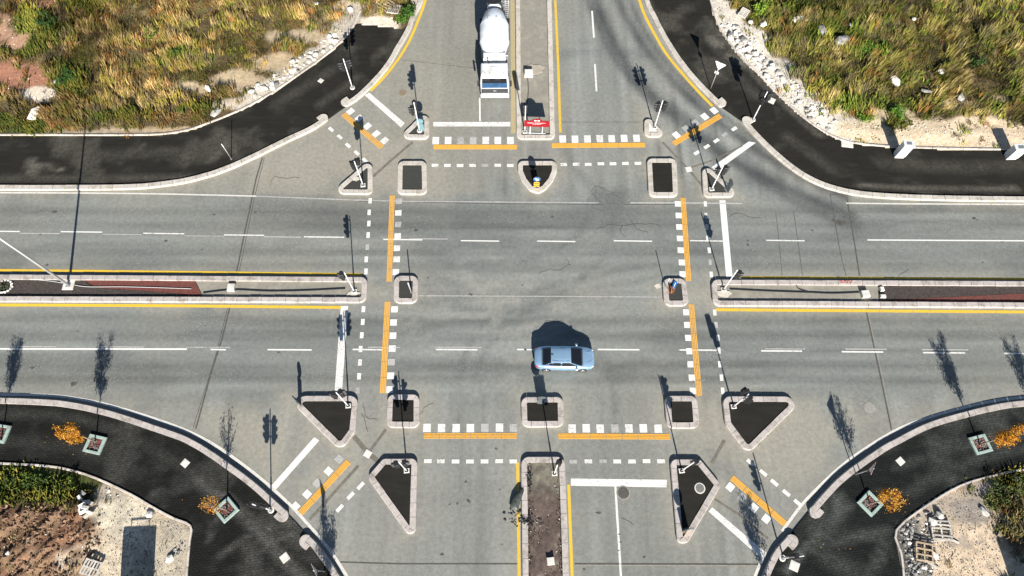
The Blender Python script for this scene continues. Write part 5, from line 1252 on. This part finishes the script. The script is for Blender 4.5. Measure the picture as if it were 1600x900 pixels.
cable([(318, 459), (365, 454), (420, 456), (480, 455), (540, 452)], .035, 'cable', 'black cable lying along the sand of the left median'); cable([(1140, 453), (1200, 456), (1260, 458), (1300, 459.5), (1342, 458)], .035, 'cable', 'black cable lying along the sand of the right median'); cable([(1243, 443), (1247, 452), (1262, 457)], .025, 'cable', 'short black cable loop by the kerb of the right median'); cable([(0, 437), (60, 438), (100, 443)], .02, 'white_metal', 'thin pale cable left of the street lamp in the left median'); cable([(117, 446), (140, 449), (200, 449), (300, 452)], .02, 'white_metal', 'thin pale cable right of the street lamp in the left median'); cable([(824, 118), (825.5, 140), (824, 165), (822, 200)], .025, 'cable', 'black cable running down the sandy top median')
c = G(1048, 452, .16); t = thing('wire_bundle', 'loose bundle of orange wires on the small right refuge', 'wires', (c.x, c.y, .16))
for k in range(7):
    a_ = random.uniform(-.15, .15); MB().tube([(a_, -.35, .01), (a_ + random.uniform(-.15, .15), -.05, random.uniform(.2, .4)), (a_ - .2 + random.uniform(-.1, .1), .35, random.uniform(.02, .2))], .014, 5).build('wire', M['wire'], t)
c = G(1053, 446, .2); t = thing('fallen_sign', 'small blue sign plate lying tilted on the wired refuge', 'sign', (c.x, c.y, .21), R(62)); MB().box(None, (.62, .3, .02), 0, 0, Matrix.Rotation(.35, 4, 'X') @ Matrix.Translation((0, 0, .08))).build('plate', M['sign_blue'], t); MB().box(None, (.5, .04, .006), 0, 0, Matrix.Rotation(.35, 4, 'X') @ Matrix.Translation((0, 0, .095))).build('white_stripe', M['sign_white'], t)
# stone ring round the shrub on the left median
c = G(8, 448); t = thing('stone_ring', 'ring of pale stones round a small shrub on the left median', 'stone ring', (c.x, c.y, .06))
for k in range(15):
    a_ = k * 2 * math.pi / 15; o = link('ring_stone', random.choice(ROCKS), M['rock'], t); o.location = (math.cos(a_) * .6, math.sin(a_) * .52, .07); o.scale = (random.uniform(.22, .34), random.uniform(.2, .28), .25); o.rotation_euler = (0, 0, random.random() * 6)
# red scribble on the right median kerb
c = G(1320, 442); t = thing('spray_mark', 'red spray painted scribble on the right median kerb', 'graffiti', (c.x, c.y, .2325))
pts = [(-.5, .02), (-.42, .1), (-.3, .1), (-.32, -.02), (-.45, -.06), (-.2, -.08), (-.12, .08), (.02, .08), (-.05, -.06), (.1, -.06), (.16, .08), (.3, .02), (.3, -.08), (.48, -.04), (.42, .1), (.52, .08)]
MB().tube([(x, y, 0) for x, y in pts], .028, 6).build('paint_stroke', M['red_mark'], t)
t.scale = (1, 1, .1)
# dark sheet draped over the bottom median kerb, and scrap of black plastic
c = G(812, 772); m = MB(); prof = [(.30, .52, .17), (.20, .34, .24), (.06, .10, .33), (-.10, -.18, .37), (-.24, -.45, .33), (-.36, -.82, .28), (-.40, -1.02, .25)]; vs, fs = [], []
for i, (x, y, z) in enumerate(prof):
    w = (.10, .16, .20, .24, .27, .30, .30)[i]
    for j in range(7):
        a_ = math.pi * j / 6; vs.append((x + math.cos(a_) * w, y - math.cos(a_) * w * .35, z - .1 + math.sin(a_) * .14 + .03 * math.sin(i * 2.1 + j)))
    if i: fs += [((i - 1) * 7 + j, i * 7 + j, i * 7 + j + 1, (i - 1) * 7 + j + 1) for j in range(6)]
fs += [tuple(range(7)), tuple(reversed(range(42, 49)))]
o = m.add(vs, fs, 0, True).build('folded_sheet', M['black_sheet']); o.location = (c.x, c.y, .0); tag(o, 'dark rolled plastic sheet hanging over the bottom median kerb', 'plastic sheet')
m = MB(); random.seed(9)
for k in range(60):
    a_ = random.uniform(0, 6.28); r_ = random.random(); p = Vector((random.gauss(0, .5), random.gauss(0, .16), random.uniform(.02, .2))); q = [p + Vector((random.uniform(-.16, .16), random.uniform(-.13, .13), random.uniform(-.03, .06))) for i in range(4)]; m.add(q, [(0, 1, 2), (0, 2, 3)])
o = m.build('plastic_scrap', M['black']); c = G(817, 813, .2); o.location = (c.x, c.y, .2); tag(o, 'torn black plastic scrap across the bottom median kerb', 'plastic scrap')
m = MB()
for k in range(40):
    p = Vector((random.gauss(0, .1), random.gauss(0, .45), random.uniform(.02, .15))); q = [p + Vector((random.uniform(-.13, .13), random.uniform(-.13, .13), random.uniform(-.03, .06))) for i in range(4)]; m.add(q, [(0, 1, 2), (0, 2, 3)])
o = m.build('plastic_scrap', M['black']); c = G(827, 746, .15); o.location = (c.x, c.y, .15); tag(o, 'torn black plastic scrap above the rolled sheet in the bottom median', 'plastic scrap')

# ------------------------------------------------------------------ pallets
def pallet(px, py, rz, k, label, grey=False, boards=6, tilt=(0, 0), missing=(), w=1.2, d=1.0, dz=.05):
    c = G(px, py); z = fz(k, c.x, c.y); t = thing('pallet', label, 'pallet', (c.x, c.y, z + dz), rz, 'wooden pallets on waste ground'); t.rotation_euler = (tilt[0], tilt[1], rz); mt = M['timber_grey' if grey else 'timber']
    pl = MB().box((0, 0, 0), (d, .105, .022)).mesh('plank')
    st_ = MB().box((0, 0, 0), (.09, w, .09)).mesh('stringer')
    for x in (-d / 2 + .05, 0, d / 2 - .05): o = link('stringer', st_, mt, t); o.location = (x, 0, .07)
    for i in range(boards):
        if i in missing: continue
        o = link('plank', pl, mt, t); o.location = (random.uniform(-.02, .02), -w / 2 + .06 + (w - .12) * i / (boards - 1), .128); o.rotation_euler = (0, 0, random.uniform(-.03, .03))
    for i in (0, boards // 2, boards - 1): o = link('plank', pl, mt, t); o.location = (0, -w / 2 + .06 + (w - .12) * i / (boards - 1), .012)
random.seed(21)
pallet(602, 13, R(-32), 'nw', 'brown pallet at the top left of the grey one near the top edge', False, 5, (.1, .1), (), 1.3, 1.5, .2); pallet(617, 21, R(80), 'nw', 'grey white pallet beside the dark shrub near the top edge', True, 6, (0, .15), (), 1.1, 1.2, .2)
pallet(1160, 26, R(-35), 'ne', 'half buried grey pallet left of the bright green shrub', True, 6, (.1, .05), (), 1.0, .8, .15); pallet(1467, 829, R(-4), 'se', 'grey white pallet on the bottom right plot', True, 6, (0, 0), (2,), 1.3, 1.35, .1); pallet(1440, 863, R(-10), 'se', 'brown pallet beside the rubble on the bottom right plot', False, 4, (.05, 0), (), 1.25, 1.15, .12); pallet(149, 888, R(75), 'sw', 'pale pallet leaning on the brown soil at the bottom left', True, 6, (.25, .1), (), 1.1, 1.0, .22)
def plank(px, py, L, w, rz, k, label, grey=True, dz=.08):
    c = G(px, py); o = MB().box((0, 0, 0), (L, w, .04)).build('loose_plank', M['timber_grey' if grey else 'timber']); o.location = (c.x, c.y, fz(k, c.x, c.y) + dz); o.rotation_euler = (random.uniform(-.08, .08), random.uniform(-.08, .08), rz); tag(o, label, 'plank')
plank(1450, 880, 1.3, .16, R(-35), 'se', 'grey plank lying below the brown pallet'); plank(1487, 845, .8, .14, R(-25), 'se', 'grey white plank at the lower right of the grey pallet'); plank(1461, 846, 1.2, .07, R(4), 'se', 'thin pale batten under the grey pallet'); plank(598, 22, 1.7, .07, R(25), 'nw', 'thin pale batten lying under the brown pallet at the top', False); plank(584, 8, .8, .3, R(20), 'nw', 'white board left of the brown pallet at the top'); plank(1290, 170, .9, .16, R(80), 'ne', 'dark plank standing out of the rubble bend', False); plank(1297, 180, 1.1, .07, R(-70), 'ne', 'thin batten on the rubble bend', False)
# dark capped tube added where a pole shadow line lies, bottom right plot
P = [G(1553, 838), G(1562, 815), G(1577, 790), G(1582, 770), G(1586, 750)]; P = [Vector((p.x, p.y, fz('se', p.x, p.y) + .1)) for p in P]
t = thing('shadow_standin', 'dark hose added for a pole shadow, ending in a pale round cap in the bottom right grass', 'standin', P[0]); MB().tube([p - P[0] for p in catmull(P, 4)], .06, 8).build('standin', M['black'], t); e = P[-1] - P[0]; MB().cyl(e + Vector((0, 0, .0)), e + Vector((0, .05, .12)), .24, .22, 16).build('cap', M['iron_pale'], t)
# unseen guessed objects added to throw in the two big shadows from below
c = G(214, 940); t = thing('shadow_caster_panel', 'guessed upright advert panel added to cast a shadow from below the bottom left photo edge', 'advert panel', (c.x, c.y, .05), R(-1)); MB().box((0, 0, 1.35), (2.2, .25, 2.5)).build('cabinet_body', M['grey_metal'], t)
for x in (-.62, .62): MB().box((x, 0, 2.74), (.05, .05, .28)).build('bracket_leg', M['grey_metal'], t)
MB().box((0, 0, 2.91), (1.29, .06, .06)).build('bracket_bar', M['grey_metal'], t); MB().box((0, 0, .05), (2.0, .5, .1)).build('plinth', M['concrete'], t)
c = G(1600, 962); t = thing('shadow_caster_cabin', 'guessed white site cabin added to cast a shadow from below the bottom right photo edge', 'site cabin', (c.x + 3.0, c.y - 1.3, .05), R(6)); MB().box((0, 0, 1.5), (5.4, 2.4, 2.6), 0, 0, None, .05).build('body', M['white_metal'], t); MB().box((0, 0, 2.88), (5.6, 2.6, .12), 0, 0, None, .03).build('roof', M['grey_metal'], t); MB().box((-1.2, 1.21, 1.2), (.9, .04, 2.0)).build('door', M['grey_metal'], t); MB().box((1.0, 1.21, 1.6), (1.2, .04, .9)).build('window', M['sign_blue'], t)
for x in (-2.3, 2.3): MB().box((x, 0, .1), (.3, 2.2, .2)).build('skid', M['grey_metal'], t)

# ------------------------------------------------------------------ the car
M['car_paint'] = mk('silver_blue_car_paint', (.39, .60, .81), .25, .02, 3, metal=.6, spec=.6); M['car_glass'] = mk('dark_car_glass', (.008, .009, .012), .06, .1, 2, spec=.7); M['chrome'] = mk('chrome_rim', (.60, .60, .62), .3, .1, 10, metal=.9); M['tail'] = mk('red_tail_lamp', (.42, .01, .015), .25, .1, 9, spec=.6); M['head'] = mk('clear_head_lamp', (.62, .66, .70), .12, .1, 9, spec=.8); M['trim'] = mk('black_trim', (.015, .015, .016), .5, .1, 9); M['plate'] = mk('number_plate', (.75, .75, .72), .5, .05, 9)
def loft(stations, prof, m, closed_ends=True, mi=0):
    """stations: list of lists of points with equal counts (already 3-D)"""
    n = len(stations[0]); vs = [p for s in stations for p in s]; fs = []
    for i in range(len(stations) - 1):
        for j in range(n - 1): fs.append((i * n + j, (i + 1) * n + j, (i + 1) * n + j + 1, i * n + j + 1))
    if closed_ends: fs.append(tuple(range(n))); e = (len(stations) - 1) * n; fs.append(tuple(reversed([e + j for j in range(n)])))
    return m.add(vs, fs, mi, True)
def interp(tab, x):
    xs_ = [r_[0] for r_ in tab]; return [float(np.interp(x, xs_, [r_[i] for r_ in tab])) for i in range(1, len(tab[0]))]
def make_car(loc, rz):
    t = thing('sedan_car', 'silver blue sedan crossing the junction below the centre', 'car', loc, rz)
    tab = [(-2.24, .50, .34, .74, .80), (-2.18, .66, .28, .82, .92), (-2.0, .78, .24, .88, .985), (-1.5, .86, .20, .92, 1.02), (-.6, .875, .19, .92, 1.02), (.6, .875, .19, .90, .99), (1.2, .865, .19, .87, .965), (1.7, .83, .2, .79, .885), (2.0, .74, .22, .71, .79), (2.15, .60, .26, .62, .69), (2.22, .44, .32, .55, .60)]
    m = MB(); S = []
    for i in range(41):
        x = -2.24 + 4.46 * i / 40; w, zb, zs, zc = interp(tab, x); half = [(w * .86, zb), (w * .97, zb + .08), (w, zb + .26), (w * .985, zs - .10), (w * .955, zs), (w * .86, zs + (zc - zs) * .52), (w * .5, zs + (zc - zs) * .93), (0, zc)]
        S.append([Vector((x, -y, z)) for y, z in half] + [Vector((x, y, z)) for y, z in half[-2::-1]])
    loft(S, None, m); vs = [Vector((0, 0, 0))]
    m.box((0, 0, .24), (4.1, 1.4, .06)); b = m.build('body', M['car_paint'], t)
    # cabin (glass) and the roof skin over it
    gtab = [(-1.68, .66, .985, .66), (-1.05, .72, 1.38, .60), (-.5, .74, 1.44, .60), (0, .745, 1.45, .60), (.42, .74, 1.405, .585), (1.28, .68, .945, .665)]
    def ring(x, inset=0., up=0.):
        wb, zt, wt = interp(gtab, x); zb = .90; zt += up; wb += inset; wt += inset
        if zt < zb + .08: zb = zt - .06
        half = [(wb, zb), (wb * .6 + wt * .4, zb + (zt - zb) * .45), (wt, zb + (zt - zb) * .9), (wt * .82, zt), (wt * .4, zt + .02), (0, zt + .025)]
        return [Vector((x, -y, z)) for y, z in half] + [Vector((x, y, z)) for y, z in half[-2::-1]]
    m = MB(); loft([ring(x) for x in np.linspace(-1.68, 1.28, 25)], None, m); m.build('cabin_glass', M['car_glass'], t)
    m = MB()
    for j0, j1 in ((2, 8),):
        R_ = [ring(x, .006, .008) for x in np.linspace(-1.05, .42, 13)]; loft([r_[j0:j1 + 1] for r_ in R_], None, m, False)
    m.build('roof', M['car_paint'], t)
    m = MB()
    for s in (-1, 1):
        def side(x0, z0, x1, z1, w):   # pillar strip on the flank
            def pt(x, f):
                r_ = ring(x, .008, .004); a_, b_ = (r_[0], r_[2]) if s < 0 else (r_[10], r_[8]); return a_.lerp(b_, f)
            A0, A1, B0, B1 = pt(x0 - w / 2, 0.1), pt(x0 + w / 2, .1), pt(x1 - w / 2, 1), pt(x1 + w / 2, 1); m.add([A0, A1, B1, B0], [(0, 1, 2, 3) if s < 0 else (3, 2, 1, 0)])
        side(-.28, 0, -.28, 0, .1); side(1.05, 0, .34, 0, .12); side(-1.45, 0, -1.0, 0, .3)
    m.build('pillars', M['car_paint'], t)
    for s in (-1, 1):
        m = MB(); m.box((.86, s * .92, .95), (.16, .2, .13), 0, 0, None, .04); m.build('mirror', M['car_paint'], t)
        m = MB(); m.box((2.0, s * .62, .66), (.26, .18, .08), -s * .6, 0, None, .03); m.build('headlight', M['head'], t); m = MB(); m.box((-2.06, s * .70, .80), (.28, .12, .12), s * .5, 0, None, .03); m.build('taillight', M['tail'], t)
        for xd in (-.35, .62): m = MB(); m.box((xd, s * .876, .62), (.012, .012, .52)); m.build('door_seam', M['trim'], t)
        for xd in (-.62, .3): m = MB(); m.box((xd, s * .885, .80), (.16, .02, .03)); m.build('door_handle', M['chrome'], t)
        for xw in (-1.36, 1.34):
            m = MB(); m.cyl((xw, s * .70, .31), (xw, s * .885, .31), .31, None, 20); w = m.build('wheel', M['rubber'], t); m = MB(); m.cyl((xw, s * .86, .31), (xw, s * .893, .31), .21, None, 16); m.build('rim', M['chrome'], w)
            m = MB(); pts = [(xw + math.cos(a_) * .355, .31 + math.sin(a_) * .355) for a_ in [math.pi * k / 10 for k in range(11)]]; m.add([Vector((x, s * .8795, z)) for x, z in pts] , [tuple(range(11)) if s < 0 else tuple(reversed(range(11)))]); m.build('wheel_arch', M['trim'], t)
    MB().box((2.19, 0, .46), (.06, .9, .14)).build('grille', M['trim'], t); MB().box((-2.235, 0, .66), (.02, .5, .11)).build('number_plate', M['plate'], t)
    MB().box((-.95, 0, 1.46), (.14, .05, .06), 0, 0, None, .02).build('aerial', M['trim'], t); MB().box((.88, .12, 1.155), (.5, .016, .02), .3).build('wiper', M['trim'], t)
    for y in (-.5, .5): MB().box((-.32, y, 1.462), (1.3, .014, .012)).build('roof_seam', M['trim'], t)
    for y in (-.42, .42): MB().box((1.74, y * .95, .895), (.8, .014, .012), -.1 if y > 0 else .1).build('bonnet_crease', M['car_paint'], t)
    for xs2 in (-1.72, 1.32): MB().box((xs2, 0, 1.005 if xs2 < 0 else .965), (.02, 1.3, .012)).build('panel_seam', M['trim'], t)
make_car((3.92, 15.62, 0), R(-.6))

# ------------------------------------------------------------------ the concrete mixer lorry
M['lorry_white'] = mk('white_lorry_paint', (.72, .74, .75), .35, .05, 3, spec=.5, dirt=(.52, .50, .46), dscale=1.3); M['drum'] = mk('pale_drum_paint', (.72, .77, .82), .4, .06, 2, spec=.5, dirt=(.55, .56, .56), dscale=.7); M['weld'] = mk('drum_weld', (.60, .64, .68), .5, .1, 5); M['splash'] = mk('dried_cement', (.46, .45, .42), .9, .2, 8); M['chassis'] = mk('chassis_black', (.02, .02, .021), .6, .2, 6); M['lorry_sky_glass'] = mk('lorry_sky_reflection', (.022, .07, .15), .06, .35, 2, spec=.8); M['dust_seat'] = mk('red_seat', (.16, .02, .02), .8, .1, 8)
def make_lorry(loc, rz):
    t = thing('mixer_lorry', 'white concrete mixer lorry waiting at the top stop line', 'lorry', loc, rz)     # front faces local -Y, y=0 at the bumper
    def cab_ring(z, y0, y1, w): return [Vector((-w, y0 + .12, z)), Vector((-w + .14, y0, z)), Vector((w - .14, y0, z)), Vector((w, y0 + .12, z)), Vector((w, y1, z)), Vector((-w, y1, z))]
    def hull(rings, m):
        n = len(rings[0]); vs = [v for r_ in rings for v in r_]; fs = []
        for i in range(len(rings) - 1): fs += [(i * n + j, i * n + (j + 1) % n, (i + 1) * n + (j + 1) % n, (i + 1) * n + j) for j in range(n)]
        fs += [tuple(reversed(range(n))), tuple((len(rings) - 1) * n + j for j in range(n))]; return m.add(vs, fs)
    m = MB(); hull([cab_ring(.55, .06, 1.75, 1.2), cab_ring(1.55, .03, 1.75, 1.22), cab_ring(2.55, .22, 1.72, 1.18), cab_ring(2.78, .34, 1.68, 1.1), cab_ring(2.86, .55, 1.55, .95)], m); m.build('cab', M['lorry_white'], t)
    # windscreen following the raked front; lower half painted blue as reflected sky
    def fp(x, z, out=.012): return Vector((x, np.interp(z, [1.55, 2.55], [.03, .22]) - out, z))
    m = MB(); m.add([fp(-1.1, 1.55), fp(1.1, 1.55), fp(1.08, 2.08), fp(-1.08, 2.08)], [(0, 1, 2, 3)]); m.build('windscreen', M['lorry_sky_glass'], t); m = MB(); m.add([fp(-1.08, 2.082), fp(1.08, 2.082), fp(1.05, 2.56), fp(-1.05, 2.56)], [(0, 1, 2, 3)]); m.build('windscreen', M['car_glass'], t)
    m = MB(); m.box((-.75, .18, 2.2), (.35, .012, .22)); m.build('seat_glimpse', M['dust_seat'], t)
    MB().box((0, .0, 1.17), (2.3, .08, .52)).build('grille', M['chassis'], t); MB().box((0, -.05, 1.25), (.26, .02, .2)).build('badge', M['chrome'], t)
    for z in (1.0, 1.12, 1.36): MB().box((0, -.046, z), (2.1, .012, .03)).build('grille_bar', M['grey_metal'], t) if z != 1.25 else None
    MB().box((0, -.02, .62), (2.46, .22, .38), 0, 0, None, .04).build('bumper', M['lorry_white'], t)
    for s in (-1, 1):
        MB().box((s * .86, -.14, .66), (.4, .03, .16)).build('headlight', M['head'], t); MB().box((s * 1.40, .15, 2.0), (.16, .14, .62), 0, 0, None, .03).build('mirror', M['chassis'], t); MB().box((s * 1.29, .16, 2.2), (.16, .04, .04)).build('mirror_arm', M['chassis'], t)
        d = MB().box((s * 1.225, .85, 1.35), (.012, 1.1, 1.3)).build('door', M['lorry_white'], t); MB().box((s * 1.236, .85, 2.1), (.01, .95, .55)).build('window', M['car_glass'], d)
    MB().box((-.5, 1.62, 2.84), (.09, .09, .5)).build('air_intake', M['chassis'], t)
    for x_ in (-.8, -.4, 0, .4, .8): MB().box((x_, .50, 2.875), (.1, .05, .04)).build('marker_lamp', M['lens_amber'], t)
    MB().box((0, .95, 2.885), (.62, .55, .05), 0, 0, None, .02).build('roof_hatch', M['lorry_white'], t)
    MB().box((0, 5.0, .78), (.95, 8.2, .3)).build('chassis', M['chassis'], t)
    for s in (-1, 1):
        for y in (1.0, 2.9, 6.4, 7.7):
            m = MB(); m.cyl((s * .80, y, .5), (s * 1.22, y, .5), .5, None, 20); w = m.build('wheel', M['rubber'], t); m = MB(); m.cyl((s * 1.15, y, .5), (s * 1.235, y, .5), .28, None, 14); m.build('rim', M['grey_metal'], w)
        MB().box((s * 1.15, 7.05, 1.06), (.4, 2.5, .06)).build('mudguard', M['chassis'], t); MB().box((s * 1.06, 4.6, .95), (.3, 1.5, .5), 0, 0, None, .05).build('side_tank', M['grey_metal'], t)
    MB().box((0, 2.62, 2.02), (1.95, .78, 1.25), 0, 0, None, .08).build('water_tank', M['lorry_white'], t)
    m = MB()
    for s in (-1, 1): m.box((s * .85, 3.3, 1.5), (.16, .2, 1.5))
    m.box((0, 3.3, 1.9), (1.6, .14, .3)); m.build('drum_stand', M['chassis'], t)
    # drum: axis rises towards the rear
    ax = Vector((0, math.cos(R(9)), math.sin(R(9)))); o0 = Vector((0, 3.15, 2.0)); prof = [(0, .55), (.05, .86), (.35, 1.0), (1.15, 1.26), (1.35, 1.285), (2.85, 1.285), (3.0, 1.265), (4.4, .78), (4.46, .70)]
    m = MB(); m.tube([o0 + ax * a_ for a_, r_ in prof], [r_ for a_, r_ in prof], 32); m.build('drum', M['drum'], t)
    m = MB()
    for k in range(3):
        z_ = 1.25 + .8 * k; m.tube([o0 + ax * (z_ - .012), o0 + ax * z_, o0 + ax * (z_ + .012)], [1.262, 1.292, 1.292], 32)
    m.build('drum_weld', M['weld'], t)
    m = MB()
    for k in range(14):
        a_ = R(50 + 80 * random.random()); z_ = random.uniform(2.9, 4.3); rr = float(np.interp(z_, [2.85, 3.0, 4.4], [1.285, 1.265, .78])) + .006
        w_ = random.uniform(.03, .07); L_ = random.uniform(.2, .7); z2 = max(2.9, z_ - L_); r2 = float(np.interp(z2, [2.85, 3.0, 4.4], [1.285, 1.265, .78])) + .006; up = Vector((0, -ax.z, ax.y))
        f_ = lambda zz, r_, aa: o0 + ax * zz + Vector((1, 0, 0)) * math.cos(aa) * r_ + up * math.sin(aa) * r_
        m.add([f_(z_, rr, a_ - w_), f_(z_, rr, a_ + w_), f_(z2, r2, a_ + w_ * .5), f_(z2, r2, a_ - w_ * .5)], [(3, 2, 1, 0)])
    m.build('cement_splash', M['splash'], t)['kind'] = 'stuff'
    m = MB(); m.tube([o0 + ax * 4.18, o0 + ax * 4.20, o0 + ax * 4.30, o0 + ax * 4.32], [.80, .87, .845, .78], 32); m.build('drum_ring', M['chassis'], t)
    m = MB(); m.tube([o0 + ax * 4.47, o0 + ax * 5.0], [.68, .62], 28); m.build('drum_mouth', M['drum'], t)
    m = MB(); e = o0 + ax * 5.0; m.tube([e + Vector((0, .2, -.1)), e + Vector((0, .25, .65))], [.35, .7], 14); m.build('hopper', M['chassis'], t)
    m = MB()
    for s in (-1, 1): m.tube([(s * .9, 8.3, .9), (s * .75, 8.2, 2.3), (s * .6, 8.1, 3.2)], .06, 6)
    m.box((0, 8.25, 2.2), (1.6, .1, .12)); m.build('rear_frame', M['chassis'], t)
    m = MB()
    for s in (-.16, .16): m.tube([(1.12 + s, 8.6, .9), (1.12 + s, 8.1, 3.4)], .025, 6)
    for k in range(8): m.box((1.12, 8.6 - .0625 * k - .02, 1.1 + .31 * k), (.34, .04, .03))
    m.build('ladder', M['galv'], t)
make_lorry((-1.5, 39.7, 0), R(.6))
